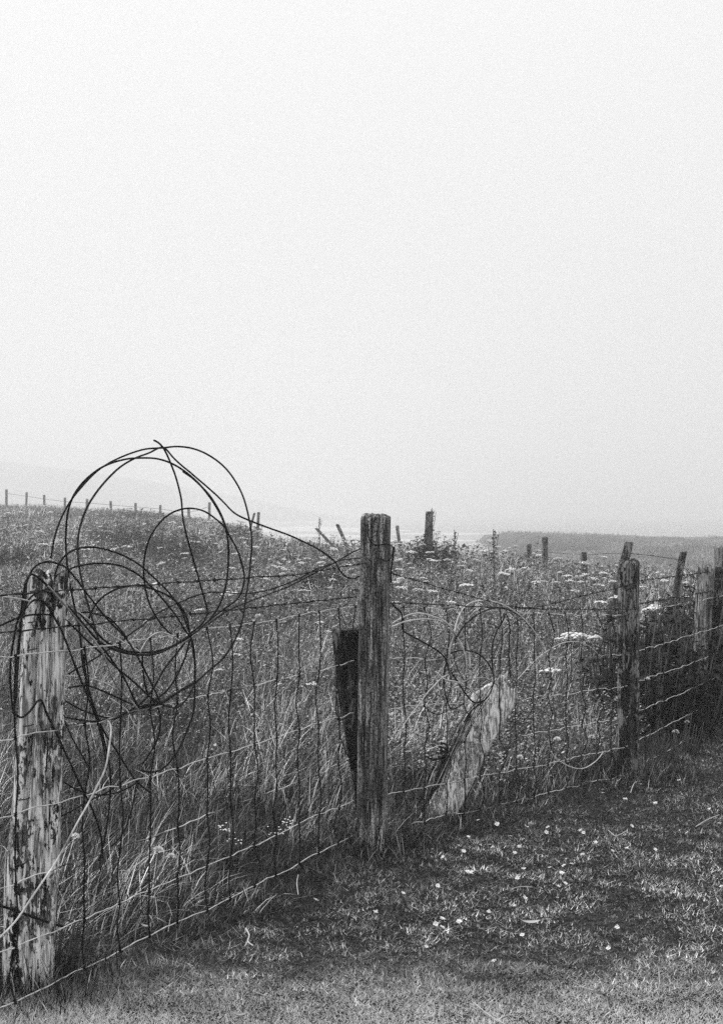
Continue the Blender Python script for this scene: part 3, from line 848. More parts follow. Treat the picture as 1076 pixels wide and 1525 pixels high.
loop([(36, 915), (39, 890), (40, 865), (46, 856), (56, 859), (70, 871), (82, 884), (96, 897), (111, 914), (126, 932), (145, 953), (166, 966), (195, 974), (230, 974), (258, 962), (285, 944)], -0.27, 0.0, 0.02, 0.0, 0.0038)
loop([(30, 930), (34, 915), (42, 901), (52, 893), (62, 894), (73, 905), (83, 922), (92, 938), (100, 958), (108, 980), (118, 1006), (128, 1032), (142, 1066), (152, 1100), (160, 1140)], -0.28, -0.1, 0.02)
loop([(-16, 938), (0, 932), (18, 924), (36, 918), (56, 915), (78, 916), (95, 921), (110, 934), (130, 954), (150, 972), (175, 995), (200, 1016), (222, 1036), (242, 1049), (262, 1054), (276, 1044), (286, 1027), (290, 1012)], -0.27, 0.05, 0.02)
loop([(38, 868), (34, 892), (30, 930), (27, 970), (25, 1012), (24, 1045), (20, 1060), (26, 1066), (33, 1069), (45, 1059), (60, 1042), (71, 1066), (90, 1104), (108, 1142), (123, 1176), (137, 1205), (150, 1242), (154, 1278)], -0.25, -0.12, 0.0, 0.0, 0.0036)
loop([(34, 905), (25, 930), (18, 968), (15, 1000), (17, 1040), (20, 1062)], -0.24, -0.2)
loop([(77, 876), (60, 881), (46, 890), (36, 908), (31, 930), (28, 965)], -0.28, -0.25, 0, 0, 0.0034)
loop([(576, 811), (556, 810), (538, 816), (518, 826), (498, 838), (470, 848), (440, 864), (402, 878), (366, 884), (342, 883), (318, 882), (295, 886), (270, 896), (250, 905), (230, 916), (214, 930), (198, 941), (180, 955), (160, 968), (135, 984), (102, 1004)], 1.22, -0.03, 0.0, 0.0, 0.0032)
loop([(553, 832), (530, 832), (512, 834), (498, 838), (466, 855), (430, 873), (400, 885), (365, 898), (335, 912), (310, 929), (298, 938), (278, 954)], 1.26, 0.02, 0.0, 0.0, 0.003)
loop([(131, 924), (139, 906), (152, 890), (172, 878), (192, 873), (214, 873), (240, 882), (258, 892), (270, 904), (279, 922), (282, 940)], 0.05, 0.02)
loop([(114, 913), (130, 912), (146, 915), (165, 922), (190, 950)], 0.04, 0.04, 0, 0, 0.003)
loop([(284, 945), (266, 970), (246, 995), (232, 1020), (221, 1036), (208, 1049), (190, 1060), (170, 1071)], 0.0, 0.0)
loop([(283, 950), (275, 982), (263, 1008), (249, 1028), (233, 1042)], 0.03, 0.03)
loop([(212, 975), (213, 1000), (219, 1030), (236, 1057), (238, 1076), (236, 1095), (229, 1111), (220, 1126), (212, 1138)], 0.05, 0.08)
loop([(145, 955), (165, 980), (185, 1010), (199, 1040), (207, 1058)], -0.05, 0.0)
loop([(97, 1068), (120, 1072), (143, 1074), (165, 1070), (190, 1063), (214, 1054), (230, 1049)], 0.0, 0.05)
loop([(102, 1024), (128, 1021), (154, 1029), (182, 1042), (208, 1052), (236, 1048), (262, 1032), (290, 1016)], 0.06, 0.02)
loop([(98, 1044), (122, 1057), (146, 1066), (168, 1071)], 0.08, 0.03)
loop([(125, 975), (130, 1020), (141, 1055), (152, 1085), (168, 1110), (186, 1138), (204, 1164), (224, 1181)], -0.06, 0.02, 0.0, 0.0, 0.0038)
loop([(146, 1070), (155, 1100), (163, 1134), (165, 1180), (158, 1240), (148, 1282)], -0.02, -0.02)
loop([(97, 1075), (108, 1100), (122, 1125), (136, 1150)], 0.06, 0.06, 0, 0, 0.0028)
loop([(95, 1165), (120, 1178), (150, 1184), (176, 1180), (200, 1168), (213, 1155)], 0.05, 0.03, 0, 0, 0.003)
loop([(204, 1166), (198, 1200), (184, 1240), (164, 1262)], 0.02, 0.02, 0, 0, 0.0028)
loop([(86, 1218), (110, 1206), (132, 1194), (160, 1180), (190, 1158)], 0.02, 0.02, 0, 0, 0.003)
# brighter, newer wire in the bundle
loop([(72, 873), (82, 884), (104, 910), (126, 937), (146, 962), (158, 985), (167, 1010), (181, 1030), (200, 1050), (208, 1060)], -0.30, -0.05, 0, 0, 0.0032, M_WIRE_GREY, 'bright_wire')
loop([(116, 910), (140, 928), (165, 945), (190, 960), (210, 972)], 0.0, 0.0, 0, 0, 0.002, M_WIRE_ZINC, 'bright_wire')
loop([(209, 970), (218, 955), (228, 945), (240, 941), (256, 946), (268, 955)], 0.0, 0.0, 0, 0, 0.002, M_WIRE_ZINC, 'bright_wire')
loop([(200, 1004), (230, 985), (262, 965), (290, 945), (312, 925), (330, 912)], -0.02, 0.0, 0, 0, 0.002, M_WIRE_GREY, 'bright_wire')
loop([(165, 1040), (180, 1050), (190, 1058), (197, 1072), (206, 1086)], -0.03, -0.03, 0, 0, 0.002, M_WIRE_ZINC, 'bright_wire')
loop([(100, 1006), (124, 1008), (152, 1015), (174, 1026)], 0.02, 0.02, 0, 0, 0.002, M_WIRE_ZINC, 'bright_wire')
loop([(-14, 886), (0, 888), (18, 890), (34, 893), (44, 896), (40, 903)], -0.3, -0.26, 0, 0, 0.0026, M_WIRE_ZINC, 'bright_wire')
o = px_wire([(160, 1074), (164, 1078), (166, 1090), (163, 1112), (157, 1142), (146, 1168), (130, 1200), (110, 1236), (86, 1280), (65, 1311), (45, 1340), (21, 1374), (-8, 1404)], [4.12, 3.5], 0.0026, M_WIRE_GREY2, None, 'loose_wire', 0.012)
o['label'] = 'bright bent loose wire curving down across the lichen-crusted post'; o['category'] = 'wire'
o = px_wire([(-12, 1345), (16, 1353), (40, 1362), (70, 1373), (98, 1381)], [3.85, 4.25], 0.004, M_WIRE_DARK, None, 'loose_wire', 0.012)
o['label'] = 'short dark wire across the foot of the lichen-crusted post'; o['category'] = 'wire'

# ------------------------------------------------------------------ smaller tangles on the right
def zr(u):
    """distance of the right panel at a pixel column"""
    a = (u - CU) / FPX; sl = (RP1[0] - RP0[0]) / (RP1[1] - RP0[1])
    return (RP0[0] - sl * RP0[1]) / (a - sl)
t_org = (0.62, 6.5, 0.7)
tang = link('wire_tangle', None, label='loose wire tangle around the top of the pale broken post', cat='wire coil', loc=t_org)
def tl(pts, d0=-0.05, d1=0.0, r=0.0039, mat=M_WIRE_DARK, name='wire_loop', amp=0.04, parent=None, org=t_org):
    return loop(pts, d0, d1, amp, random.random() * 6, r, mat, name, parent or tang, org, zr)
tl([(583, 900), (590, 906), (598, 914), (599, 930), (601, 940), (620, 951), (641, 963), (655, 972), (663, 981), (667, 992), (673, 1004), (685, 1022), (697, 1038), (706, 1046), (718, 1044)], -0.04, -0.02, 0.0042, amp=0.0)
tl([(583, 929), (596, 921), (614, 914), (632, 914), (650, 920), (665, 928), (676, 942), (683, 957), (688, 978)], mat=M_WIRE_ZINC)
tl([(583, 934), (602, 926), (632, 922), (656, 925), (679, 935), (692, 952), (698, 972), (700, 995)], mat=M_WIRE_ZINC)
tl([(663, 977), (675, 971), (690, 968), (709, 973), (722, 983), (731, 996), (735, 1009), (733, 1022), (727, 1036), (717, 1046), (700, 1060), (690, 1076)])
tl([(586, 1104), (606, 1072), (621, 1052), (634, 1034), (646, 1021), (660, 1008), (676, 1003), (690, 1008), (700, 1020), (706, 1036), (709, 1054), (707, 1076)], mat=M_WIRE_ZINC, r=0.0024, name='bright_wire')
tl([(633, 1034), (632, 1050), (640, 1060), (652, 1064), (666, 1058), (678, 1047), (686, 1030)], r=0.0024)
tl([(676, 942), (682, 920), (691, 905), (706, 896), (726, 895), (746, 900), (766, 911), (785, 928), (800, 949), (808, 966), (810, 990)], mat=M_WIRE_ZINC)
tl([(676, 955), (688, 935), (702, 922), (716, 912), (735, 906), (755, 908), (775, 919), (791, 936)])
tl([(733, 1000), (732, 975), (733, 958), (739, 940), (748, 925), (753, 914), (758, 935), (757, 972), (760, 1010)])
tl([(672, 1010), (668, 990), (670, 965), (678, 940), (692, 918), (712, 902)], mat=M_WIRE_GREY)
tl([(640, 1064), (655, 1040), (676, 1022), (700, 1012), (722, 1010), (740, 1020)], mat=M_WIRE_GREY)
tl([(668, 935), (680, 948), (690, 968), (694, 995), (688, 1022)], mat=M_WIRE_ZINC)
tl([(648, 1000), (662, 1012), (680, 1016), (700, 1026), (716, 1042)], mat=M_WIRE_ZINC)
tl([(726, 995), (736, 970), (748, 948), (760, 932), (776, 922)], r=0.002)
tl([(664, 985), (660, 1010), (664, 1040), (672, 1056), (688, 1048)])
tl([(677, 940), (678, 955), (676, 972), (678, 990), (690, 1012), (700, 1030)], r=0.0022)
tl([(708, 1046), (690, 1068), (676, 1090), (664, 1120), (650, 1148)], r=0.0022)
tl([(716, 1046), (726, 1030), (736, 1016), (744, 1000)], r=0.0022)
for q in range(7):                                        # strands slung over the break
    u0 = 700 + q * 3
    tl([(u0 + 12, 1030 + q * 2), (u0 - 2, 1062), (u0 - 16 - q, 1094), (u0 - 32 - 2 * q, 1130), (u0 - 52 - 2 * q, 1172 + q * 4)], 0.0, 0.06, 0.002, M_WIRE_DARK if q % 3 else M_WIRE_GREY, amp=0.01)
t2_org = (0.95, 6.9, 0.6)
tang2 = link('wire_tangle', None, label='open wire hoops hanging between the broken post and the cleft-topped post', cat='wire coil', loc=t2_org)
for pts, mt in [([(768, 1014), (782, 998), (800, 980), (820, 966), (840, 957), (860, 956), (876, 962), (890, 974), (897, 979)], M_WIRE_ZINC),
                ([(755, 1069), (761, 1075), (770, 1077), (783, 1070), (795, 1051), (803, 1032), (812, 1008), (826, 985)], M_WIRE_DARK),
                ([(784, 960), (796, 966), (806, 985), (812, 1010), (814, 1040)], M_WIRE_GREY)]:
    tl(pts, -0.02, 0.02, 0.0022, mt, parent=tang2, org=t2_org)
tl([(820, 1119), (826, 1128), (838, 1137), (856, 1144), (872, 1143), (888, 1132), (897, 1120)], -0.05, -0.05, 0.0028, M_WIRE_ZINC, 'bright_wire', 0, tang2, t2_org)

# twisted knot of rusted wire hanging in the netting
k_org = at(655, 1120, 6.25)
kn = link('wire_knot', None, label='small rusted knot of twisted wire hanging in the netting', cat='wire', loc=k_org)
px_wire([(634, 1126), (640, 1130), (650, 1131), (660, 1128), (665, 1122), (660, 1114), (652, 1112)], [6.25], 0.0045, M_WIRE_DARK, kn, 'wire_loop', 0.008, k_org)
px_wire([(655, 1106), (663, 1108), (666, 1114), (660, 1120), (655, 1114), (658, 1124), (664, 1130), (658, 1133), (652, 1127)], [6.24], 0.0045, M_WIRE_DARK, kn, 'wire_loop', 0.008, k_org)
# ties around the straining post
tie = link('tie_wire', None, label='dark wire wrapped round the head of the straining post', cat='wire', loc=(0.045, 5.93, 1.25))
px_wire([(548, 780), (548, 795), (551, 806), (560, 812), (578, 810), (585, 816), (583, 828), (576, 836), (562, 830)], [5.86], 0.0028, M_WIRE_DARK, tie, 'wire_loop', 0.01, (0.045, 5.93, 1.25))
px_wire([(587, 814), (586, 822), (584, 834), (582, 850), (582, 868)], [5.9], 0.0034, M_WIRE_DARK, tie, 'wire_loop', 0.01, (0.045, 5.93, 1.25))

# ------------------------------------------------------------------ flowers
def umbel_meshes(sd):
    R = np.random.default_rng(sd)
    hd = MB()
    n = 15
    for k in range(n):
        rr = math.sqrt((k + 0.5) / n) * 0.055; a = k * 2.39996 + R.normal(0, 0.15)
        c = np.array([rr * math.cos(a), rr * math.sin(a), 0.012 * (1 - (rr / 0.055) ** 2) + R.normal(0, 0.003)])
        m_ = 7; q = np.arange(m_) * 2 * PI / m_
        rad = 0.014 * (0.75 + 0.5 * R.random(m_))
        ring = c + np.stack([rad * np.cos(q), rad * np.sin(q), R.normal(-0.003, 0.002, m_)], -1)
        V = np.vstack([ring, c + (0, 0, 0.004), c - (0, 0, 0.008)])
        F = np.vstack([np.stack([np.arange(m_), (np.arange(m_) + 1) % m_, np.full(m_, m_)], -1), np.stack([(np.arange(m_) + 1) % m_, np.arange(m_), np.full(m_, m_ + 1)], -1)])
        hd.add(V, F)
    st = MB()
    P = spline([(0.03 * R.normal(), 0.03 * R.normal(), -0.6), (0.015 * R.normal(), 0.0, -0.3), (0, 0, -0.045)], 0.08)
    tube(P, np.linspace(0.004, 0.0022, len(P)), 4, st)
    for k in range(7):
        a = k * 2 * PI / 7
        tube(np.array([(0, 0, -0.047), (0.04 * math.cos(a), 0.04 * math.sin(a), -0.004)]), 0.0012, 3, st)
    for q in (-0.35, -0.2):
        a = R.random() * 6.28
        V = np.array([(0, 0, q), (0.03 * math.cos(a) - 0.012 * math.sin(a), 0.03 * math.sin(a) + 0.012 * math.cos(a), q + 0.03), (0.09 * math.cos(a), 0.09 * math.sin(a), q + 0.03), (0.03 * math.cos(a) + 0.012 * math.sin(a), 0.03 * math.sin(a) - 0.012 * math.cos(a), q + 0.03)])
        st.add(V, [[0, 1, 2, 3]])
    a, b_ = st.mesh('stem'), hd.mesh('flower_head')
    a.materials.append(M_STEM); b_.materials.append(M_PETAL)
    return a, b_
UMB = [umbel_meshes(100 + k) for k in range(6)]
def umbel(x, y, ztop, sc, label, tilt=None):
    a, b_ = UMB[random.randrange(6)]
    o = link('white_umbel_flower', a, None, None, label, 'flower', 'flat-topped white meadow flowers')
    o.location = (x, y, ztop); o.scale = (sc, sc, sc)
    o.rotation_euler = (random.gauss(0, 0.10), random.gauss(0.04, 0.10), random.random() * 6.28)
    link('flower_head', b_, None, o)
def umbel_px(u, v, Z, sc, label):
    x, y, z = at(u, v, Z); umbel(x, y, z, sc, label)

L_A = 'flat-topped white flower standing alone before the cleft-topped post'
umbel_px(819, 1000, 7.5, 1.0, L_A)
for u, v, sc in [(838, 952, 1.0), (850, 946, 1.15), (861, 947, 1.1), (874, 950, 1.0), (884, 949, 0.8)]:
    umbel_px(u, v, 9.2, sc, 'flat-topped white flower in the dense bunch beside the cleft-topped post')
for u, v, Z, sc in [(844, 858, 14, .9), (858, 860, 14, .9), (870, 856, 14, .8), (885, 862, 15, .8), (892, 872, 14, 1.), (828, 868, 15, .9), (850, 866, 13, .9), (893, 897, 12, 1.0), (898, 854, 15, .9), (912, 866, 14, .8)]:
    umbel_px(u, v, Z, sc, 'flat-topped white flower behind the slack barbed strand by the cleft-topped post')
for u, v, Z, sc in [(968, 907, 11, 1.2), (975, 903, 11.3, .9), (955, 875, 13, 1.0), (1003, 1003, 10, .5)]:
    umbel_px(u, v, Z, sc, 'flat-topped white flower among the dark leafy plants')
def cluster(n, u0, u1, Z0, Z1, hh, label, sc=(0.7, 1.2)):
    for _ in range(n):
        Z = Z0 + (Z1 - Z0) * random.random()
        u = u0 + (u1 - u0) * random.random()
        x = (u - CU) / FPX * Z
        umbel(x, Z, gz(x, Z) + random.uniform(*hh), random.uniform(*sc) * random.choice((0.7, 0.9, 1.0, 1.15)), label)
cluster(38, 420, 540, 15, 31, (0.38, 0.62), 'flat-topped white flower on the slope near the fallen-over crest post')
cluster(46, 585, 760, 13, 27, (0.38, 0.65), 'flat-topped white flower around the stout crest post')
cluster(26, 760, 935, 14, 27, (0.36, 0.6), 'flat-topped white flower near the two upright meadow posts')
cluster(34, 230, 420, 14, 44, (0.36, 0.6), 'flat-topped white flower in the meadow behind the wire coil', (0.8, 1.4))
cluster(80, -20, 330, 28, 86, (0.36, 0.6), 'flat-topped white flower on the far slope below the skyline posts', (1.2, 2.2))
cluster(12, 940, 1080, 12, 22, (0.3, 0.5), 'flat-topped white flower behind the netting by the grey smooth post')
cluster(14, 280, 520, 9, 14, (0.25, 0.4), 'flat-topped white flower seen through the netting by the straining post', (0.45, 0.8))

# daisies in the lawn
def daisy_meshes(sd):
    R = np.random.default_rng(sd); hd = MB()
    n = 13
    for k in range(n):
        a = k * 2 * PI / n + R.normal(0, 0.06); l = 0.012 * (0.85 + 0.3 * R.random()); w_ = 0.0022
        up = 0.003 + R.normal(0, 0.0015)
        c, s_ = math.cos(a), math.sin(a)
        V = np.array([(0.003 * c - w_ * s_ * .5, 0.003 * s_ + w_ * c * .5, 0), (0.003 * c + w_ * s_ * .5, 0.003 * s_ - w_ * c * .5, 0), (l * c + w_ * s_, l * s_ - w_ * c, up), (l * c - w_ * s_, l * s_ + w_ * c, up)])
        hd.add(V, [[0, 1, 2, 3]])
    ce = MB(); q = np.arange(8) * 2 * PI / 8
    V = np.vstack([np.stack([0.0042 * np.cos(q), 0.0042 * np.sin(q), q * 0], -1), [(0, 0, 0.003)]])
    ce.add(V, np.stack([np.arange(8), (np.arange(8) + 1) % 8, np.full(8, 8)], -1))
    st = tube(np.array([(0.004, 0.002, -0.07), (0.001, 0, -0.03), (0, 0, 0)]), 0.0011, 4)
    r_ = [hd.mesh('petals'), ce.mesh('flower_centre'), st.mesh('stem')]
    for me, mt in zip(r_, (M_PETAL, M_YOLK, M_STEM)): me.materials.append(mt)
    return r_
DAI = [daisy_meshes(300 + k) for k in range(4)]
def daisy(x, y, z, sc, label, tilt=0.25):
    p, c, st = DAI[random.randrange(4)]
    o = link('daisy', st, None, None, label, 'flower', 'daisies in the short grass')
    o.location = (x, y, z); o.scale = (sc,) * 3
    o.rotation_euler = (random.gauss(0.35, tilt), random.gauss(0, tilt), random.random() * 6.28)
    link('petals', p, None, o); link('flower_centre', c, None, o)
lawn_px = [(642, 1270), (655, 1272), (659, 1276), (649, 1283), (683, 1260), (697, 1246), (715, 1258), (728, 1258), (733, 1262), (742, 1257), (759, 1245), (778, 1250), (766, 1270), (731, 1289), (779, 1294), (696, 1298), (702, 1299), (686, 1319), (818, 1292), (836, 1274), (843, 1279), (839, 1289), (836, 1300), (830, 1320), (850, 1311), (829, 1337), (559, 1358), (648, 1376), (658, 1381), (538, 1392), (735, 1431), (634, 1410), (777, 1352), (770, 1356), (918, 1381), (889, 1336), (931, 1289), (975, 1265), (911, 1267), (1071, 1296), (1073, 1320), (930, 1190), (975, 1196), (1010, 1162), (1018, 1161), (1036, 1195), (1066, 1219), (1070, 1226), (1069, 1138), (954, 1168), (981, 1166), (896, 1176), (897, 1181), (1022, 1240), (1045, 1133), (1055, 1205), (940, 1230), (868, 1240), (815, 1232), (1000, 1330), (905, 1412), (600, 1330), (470, 1340), (1040, 1290), (960, 1400)]
for _ in range(34): lawn_px.append((random.uniform(600, 1070), random.uniform(1215, 1400)))
for u, v in lawn_px:
    Z = EYE * FPX / (v - CV) * 0.966
    x, y, z = at(u, v, Z)
    if v < 1240 and u < 1000: lab = 'small white daisy in the grass by the foot of the cleft-topped post'
    elif u > 870: lab = 'small white daisy in the open lawn away from the fence'
    elif v < 1310: lab = 'small white daisy in the scattered drift before the pale broken post'
    else: lab = 'small white daisy in the sparse lawn near the pale turf'
    daisy(x, y, max(z, gz(x, y) + 0.02), random.uniform(0.58, 0.92), lab)
# a few round clover heads among the long grass
def clover_mesh():
    R = np.random.default_rng(8); mb = MB()
    for k in range(60):
        v = R.normal(0, 1, 3); v /= np.linalg.norm(v); v[2] = abs(v[2]) * 0.9 - 0.2
        t_ = np.cross(v, R.normal(0, 1, 3)); t_ /= np.linalg.norm(t_)
        mb.add(np.array([v * 0.006 - t_ * 0.002, v * 0.006 + t_ * 0.002, v * 0.018 + t_ * 0.003, v * 0.018 - t_ * 0.003]), [[0, 1, 2, 3]])
    me = mb.mesh('flower_head'); me.materials.append(M_PETAL); return me
CLO = clover_mesh()
CLO_ST = tube(np.array([(0.01, 0.01, -0.28), (0.004, 0.0, -0.12), (0, 0, -0.005)]), 0.0014, 4).mesh('stem'); CLO_ST.materials.append(M_STEM)
for u, v, Z, lab in [(112, 1246, 4.7, 'by the foot of the lichen-crusted post'), (224, 1250, 5.0, 'below the big wire coil'), (236, 1266, 5.0, 'below the big wire coil'), (254, 1276, 5.0, 'below the big wire coil'),
                     (659, 1106, 6.6, 'above the rusted wire knot'), (773, 1128, 7.0, 'beside the pale broken post'), (829, 1101, 7.2, 'beside the pale broken post'), (880, 1098, 7.4, 'beside the cleft-topped post'),
                     (963, 1011, 8.6, 'in the dark leafy plants'), (1022, 1075, 8.6, 'in the dark leafy plants'), (1038, 1058, 8.9, 'in the dark leafy plants'), (1005, 1090, 8.4, 'in the dark leafy plants')]:
    x, y, z = at(u, v, Z)
    o = link('clover_flower', CLO_ST, None, None, 'round white clover head on a stem ' + lab, 'flower', 'round white clover heads')
    o.location = (x, y, z); o.rotation_euler = (0, random.gauss(0, 0.15), random.random() * 6); q = random.uniform(0.8, 1.2); o.scale = (q, q, q)
    link('flower_head', CLO, None, o)

# ------------------------------------------------------------------ leafy plants and bushes
def leafy(name, label, x, y, h, spread, nst, nl, lsize, tone, cat='plant', group=None, seed=0, white=0, elong=2.4):
    R = np.random.default_rng(seed)
    g = gz(x, y)
    st, LV, LF, LT = MB(), [], [], []
    wh = MB()
    for k in range(nst):
        a = R.random() * 2 * PI; rr = spread * math.sqrt(R.random())
        hh = h * (0.55 + 0.5 * R.random()) * (1 - 0.35 * (rr / spread) ** 2)
        b0 = np.array([rr * 0.6 * math.cos(a), rr * 0.6 * math.sin(a), -0.02])
        tp = np.array([rr * 1.1 * math.cos(a) + 0.08 * hh, rr * 1.1 * math.sin(a), hh])
        P = spline([b0, (b0 + tp) / 2 + R.normal(0, 0.03 * hh, 3), tp], hh / 6)
        tube(P, np.linspace(0.0045, 0.0015, len(P)) * max(1, lsize / 0.05), 4, st)
        for q in range(nl):
            t = 0.12 + 0.88 * R.random()
            c = P[min(len(P) - 1, int(t * len(P)))] + R.normal(0, 0.008, 3)
            a2 = R.random() * 2 * PI; up = R.uniform(-0.45, 0.6); l = lsize * (0.5 + 0.8 * R.random()) * (1.15 - 0.5 * t)
            d = np.array([math.cos(a2), math.sin(a2), up]); d /= np.linalg.norm(d)
            s_ = np.cross(d, (0, 0, 1)); s_ /= np.linalg.norm(s_); n_ = np.cross(s_, d)
            w_ = l / elong
            V = [c, c + d * l * 0.4 + s_ * w_ * 0.5 + n_ * 0.06 * l, c + d * l - n_ * 0.15 * l, c + d * l * 0.4 - s_ * w_ * 0.5 + n_ * 0.06 * l, c + d * l * 0.5 - n_ * 0.02 * l]
            o_ = len(LV)
            LV += V; LF += [[o_, o_ + 1, o_ + 4], [o_ + 1, o_ + 2, o_ + 4], [o_ + 4, o_ + 2, o_ + 3], [o_, o_ + 4, o_ + 3]]
            tn = tone * (0.5 + 1.1 * R.random()); LT += [tn] * 5
        if white and R.random() < white:
            for _ in range(6):
                c = tp + R.normal(0, 0.012, 3); m_ = 5; qq = np.arange(m_) * 2 * PI / m_
                V = np.vstack([c + 0.005 * np.stack([np.cos(qq), np.sin(qq), 0.3 * np.sin(qq * 2)], -1), [c]])
                wh.add(V, np.stack([np.arange(m_), (np.arange(m_) + 1) % m_, np.full(m_, m_)], -1))
    root = link(name, None, label=label, cat=cat, group=group, loc=(x, y, g))
    link('stems', st.mesh('stems'), M_STEM, root)
    link('foliage', mesh_np('foliage', np.array(LV), np.array(LF), np.array(LT)), M_LEAF, root)
    if white and wh.v: link('blossom', wh.mesh('blossom'), M_PETAL, root)
    return root

# dark bank of leaves behind the far panel
R = np.random.default_rng(40)
spots = []
for k in range(32):
    t = 0.82 * R.random(); dd = 0.35 + 1.3 * R.random()
    px, py = 1.86 + (3.1 - 1.86) * t, 8.3 + (10.8 - 8.3) * t
    spots.append((px - dd * 0.22 + 0.10, py + dd * 0.75, 0.55 + 0.32 * R.random() + 0.06 * dd))
for k, (px, py, hh) in enumerate(spots):
    leafy('leafy_weed', 'dark leafy weed in the bank of plants between cleft-topped and grey posts', px, py, hh, 0.26, 16, 22, 0.11, 0.018, 'plant', 'dark leafy weeds along the fence', 500 + k, white=0.12, elong=1.9)
for k, (u, Z, hh) in enumerate([(800, 24, 0.75), (735, 17, 0.5), (750, 17.5, 0.5), (592, 11.5, 0.35), (610, 11.7, 0.33), (985, 14, 0.75), (1000, 14.5, 0.7), (960, 13, 0.6)]):
    x = (u - CU) / FPX * Z
    leafy('leafy_weed', ['dark pointed weed at the foot of the two upright meadow posts', 'low dark weed beside the tall dry stalk', 'low dark weed beside the tall dry stalk', 'low dark weed clump just right behind the straining post', 'low dark weed clump just right behind the straining post',
                         'tall dark weed under the slim leaning post', 'tall dark weed under the slim leaning post', 'tall dark weed under the slim leaning post'][k], x, Z, hh, 0.18, 10, 20, 0.07, 0.02, 'plant', 'dark leafy weeds along the fence', 540 + k)
for k, (u, Z, hh, lab) in enumerate([(905, 7.55, 0.26, 'low dark tuft hugging the foot of the cleft-topped post'), (962, 7.7, 0.30, 'low dark tuft hugging the foot of the cleft-topped post'), (985, 8.0, 0.22, 'low dark tuft under the bottom wire past the cleft-topped post'), (1020, 8.3, 0.24, 'low dark tuft under the bottom wire past the cleft-topped post'), (1052, 8.8, 0.3, 'low dark tuft at the foot of the grey smooth post'), (500, 5.95, 0.16, 'low dark tuft beside the foot of the straining post'), (596, 6.15, 0.2, 'low dark tuft beside the foot of the straining post'), (775, 7.1, 0.2, 'low dark tuft beside the foot of the pale broken post'), (20, 4.25, 0.22, 'low dark tuft at the foot of the lichen-crusted post'), (90, 4.3, 0.22, 'low dark tuft at the foot of the lichen-crusted post')]):
    x = (u - CU) / FPX * Z
    leafy('leafy_weed', lab, x, Z, hh, 0.12, 16, 9, 0.05, 0.02, 'plant', 'dark leafy weeds along the fence', 570 + k, elong=5)
# blossom plant in the long grass
x, y, z = at(335, 1215, 5.6)
leafy('blossoming_plant', 'low plant with small white blossom behind the netting', x, y, 0.19, 0.07, 12, 6, 0.03, 0.05, 'plant', None, 560, white=0.4)
x, y, z = at(420, 1265, 5.85)
leafy('blossoming_plant', 'small plant with few white blossoms close to the straining post', x, y, 0.13, 0.06, 7, 6, 0.025, 0.06, 'plant', None, 561, white=0.7)
# brambles on the left slope
for k, (u, Z, hh, sp, lab) in enumerate([(222, 33, 1.05, 1.0, 'largest dark bush on the slope seen through the coil'), (268, 30, 0.8, 0.75, 'rounded dark bush in front of the largest slope bush'), (178, 38, 0.95, 0.9, 'dark bush beside the largest slope bush'),
                                       (12, 28, 0.7, 0.55, 'dark bush low on the far left slope'), (195, 70, 0.75, 1.5, 'dark bush under the skyline posts'), (350, 46, 0.7, 0.9, 'low dark bush near the pair of thin shore posts'), (480, 20, 0.45, 0.35, 'small dark bush on the slope beside the straining post'), (640, 22.4, 0.75, 0.4, 'scrubby bush round the foot of the stout crest post')]):
    x = (u - CU) / FPX * Z
    leafy('bramble_bush', lab, x, Z, hh, sp, 90, 34, 0.10 * max(1, Z / 34), 0.028, 'bush', 'dark bushes on the slope', 600 + k)

# tall dry stalks
def stalk(u, v, Z, lab, sd):
    R = np.random.default_rng(sd)
    x, y, z = at(u, v, Z); g = gz(x, y); hh = z - g
    root = link('dry_stalk', None, label=lab, cat='plant', loc=(x, y, g))
    P = spline([(0.03, 0, -0.03), (0.01, 0, hh * 0.5), (0, 0, hh)], hh / 8)
    link('stem', tube(P, np.linspace(0.010, 0.005, len(P)), 5).mesh('stem'), M_STEM, root)
    sd_ = MB()
    for k in range(60):
        t = 0.45 + 0.53 * R.random(); c = np.array([0.01, 0, hh * t]) + R.normal(0, 0.02, 3) * (1.3 - t)
        q = R.normal(0, 0.016, (3, 3)); sd_.add(np.vstack([c + q]), [[0, 1, 2]])
    link('seed_heads', sd_.mesh('seed_heads'), M_STEM, root, kind='stuff')
    for q in (0.55, 0.7):
        e = np.array([(0, 0, hh * q), (0.04 * (1 if q > .6 else -1), 0, hh * (q + 0.1)), (0.06 * (1 if q > .6 else -1), 0, hh * (q + 0.24))])
        link('side_branch', tube(e, 0.004, 4).mesh('side_branch'), M_STEM, root)
stalk(734, 788, 17, 'tall branching dry stalk beside the low dark weeds', 1)
stalk(676, 789, 22, 'thin dry stalk next to the stout crest post', 2)
stalk(475, 770, 31, 'thin dry stalk above the fallen-over crest post', 3)
stalk(643, 756, 22.6, 'single fine stalk rising above the stout crest post', 4)

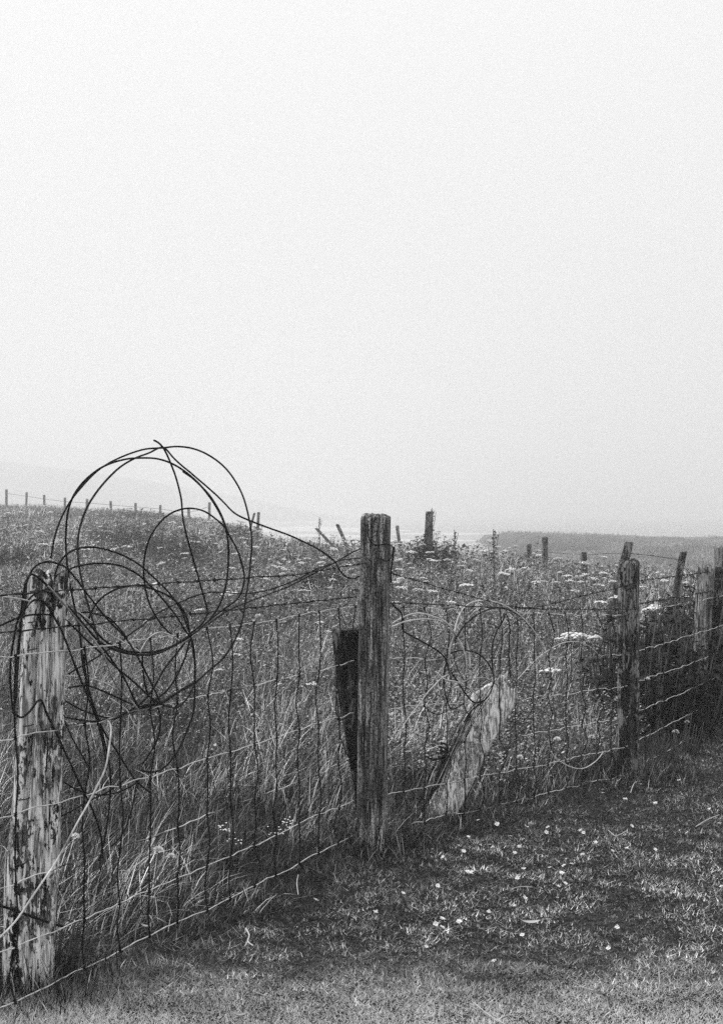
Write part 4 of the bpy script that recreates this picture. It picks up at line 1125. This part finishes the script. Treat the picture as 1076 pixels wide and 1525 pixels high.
# ------------------------------------------------------------------ litter on the lawn
def straw(pts, r, lab, name='dry_straw', mat=M_DRY):
    r = r * 0.8
    P = []
    for u, v in pts:
        Z = EYE * FPX / (v - CV) * 0.985
        x, y, _ = at(u, v, Z); P.append((x, y, gz(x, y) + 0.022))
    o = link(name, tube(spline(P, 0.012), r, 5).mesh(name), mat)
    o['label'] = lab; o['category'] = 'straw'; o['group'] = 'dry straws on the lawn'
straw([(366, 1385), (371, 1396), (369, 1405), (377, 1411)], 0.003, 'bent pale straw on the lawn below the netting')
straw([(369, 1405), (364, 1412)], 0.002, 'stubby pale straw beside the bent straw')
straw([(444, 1306), (442, 1318), (444, 1336)], 0.002, 'thin pale straw beside the bottom wire near the straining post')
straw([(705, 1490), (725, 1505), (752, 1520)], 0.0016, 'long fine straw lying at the edge of the pale turf')
straw([(760, 1322), (775, 1318), (792, 1319)], 0.0018, 'fine curved straw among the daisy drift')
straw([(905, 1235), (915, 1243), (925, 1240), (932, 1236)], 0.002, 'looped pale straw on the open lawn')
straw([(1035, 1232), (1052, 1222), (1070, 1214)], 0.0022, 'pale straw on the open lawn beside daisies')
straw([(938, 1182), (944, 1168), (955, 1164)], 0.0022, 'bent pale stalk at the foot of the cleft-topped post')
straw([(905, 1160), (900, 1150)], 0.002, 'short pale stalk by the foot of the cleft-topped post')
def fallen_leaf(u, v, l, rot, lab):
    Z = EYE * FPX / (v - CV) * 0.98; x, y, _ = at(u, v, Z)
    mb = MB(); n = 9; t = np.linspace(-1, 1, n); wd = 0.22 * l * np.sqrt(np.clip(1 - t ** 2, 0.02, 1)) * 0.5
    V = np.concatenate([np.stack([t * l / 2, wd, 0.006 * t ** 2 + 0.006], -1), np.stack([t * l / 2, 0 * t, 0.006 * t ** 2], -1), np.stack([t * l / 2, -wd, 0.006 * t ** 2 + 0.006], -1)])
    k = np.arange(n - 1)
    mb.add(V, np.vstack([np.stack([n * q + k, n * q + k + 1, n * (q + 1) + k + 1, n * (q + 1) + k], -1) for q in (0, 1)]))
    o = link('fallen_leaf', mb.mesh('fallen_leaf', True), M_DRY, None, lab, 'leaf', 'fallen leaves on the lawn')
    o.location = (x, y, gz(x, y) + 0.035); o.rotation_euler = (0.35, 0, rot)
fallen_leaf(790, 1376, 0.062, 0.1, 'pale fallen leaf lying on the middle of the lawn')
fallen_leaf(218, 1385, 0.04, -0.5, 'pale fallen leaf under the bottom wire of the netting')
fallen_leaf(108, 1412, 0.024, 1.2, 'tiny pale fallen leaf beside the foot of the lichen-crusted post')
fallen_leaf(358, 1515, 0.035, 0.2, 'pale fallen leaf on the pale turf')

# ------------------------------------------------------------------ the fog
hz = bpy.data.meshes.new('haze')
bx = [(sx_ * 1300, yy_, zz_) for zz_ in (-8, 54) for sx_, yy_ in ((-1, -70), (1, -70), (1, 1760), (-1, 1760))]
hz.from_pydata(bx, [], [(0, 3, 2, 1), (4, 5, 6, 7), (0, 1, 5, 4), (1, 2, 6, 5), (2, 3, 7, 6), (3, 0, 4, 7)])
m = bpy.data.materials.new('fog'); m.use_nodes = True
N, L = m.node_tree.nodes, m.node_tree.links
N.remove(N['Principled BSDF'])
pv = N.new('ShaderNodeVolumePrincipled')
pv.inputs['Color'].default_value = (1, 1, 1, 1)
pv.inputs['Density'].default_value = 0.0032
pv.inputs['Anisotropy'].default_value = 0.35
L.new(pv.outputs[0], N['Material Output'].inputs['Volume'])
link('haze', hz, m, label='pale sea fog drifting over the field and shore', cat='fog', kind='stuff')
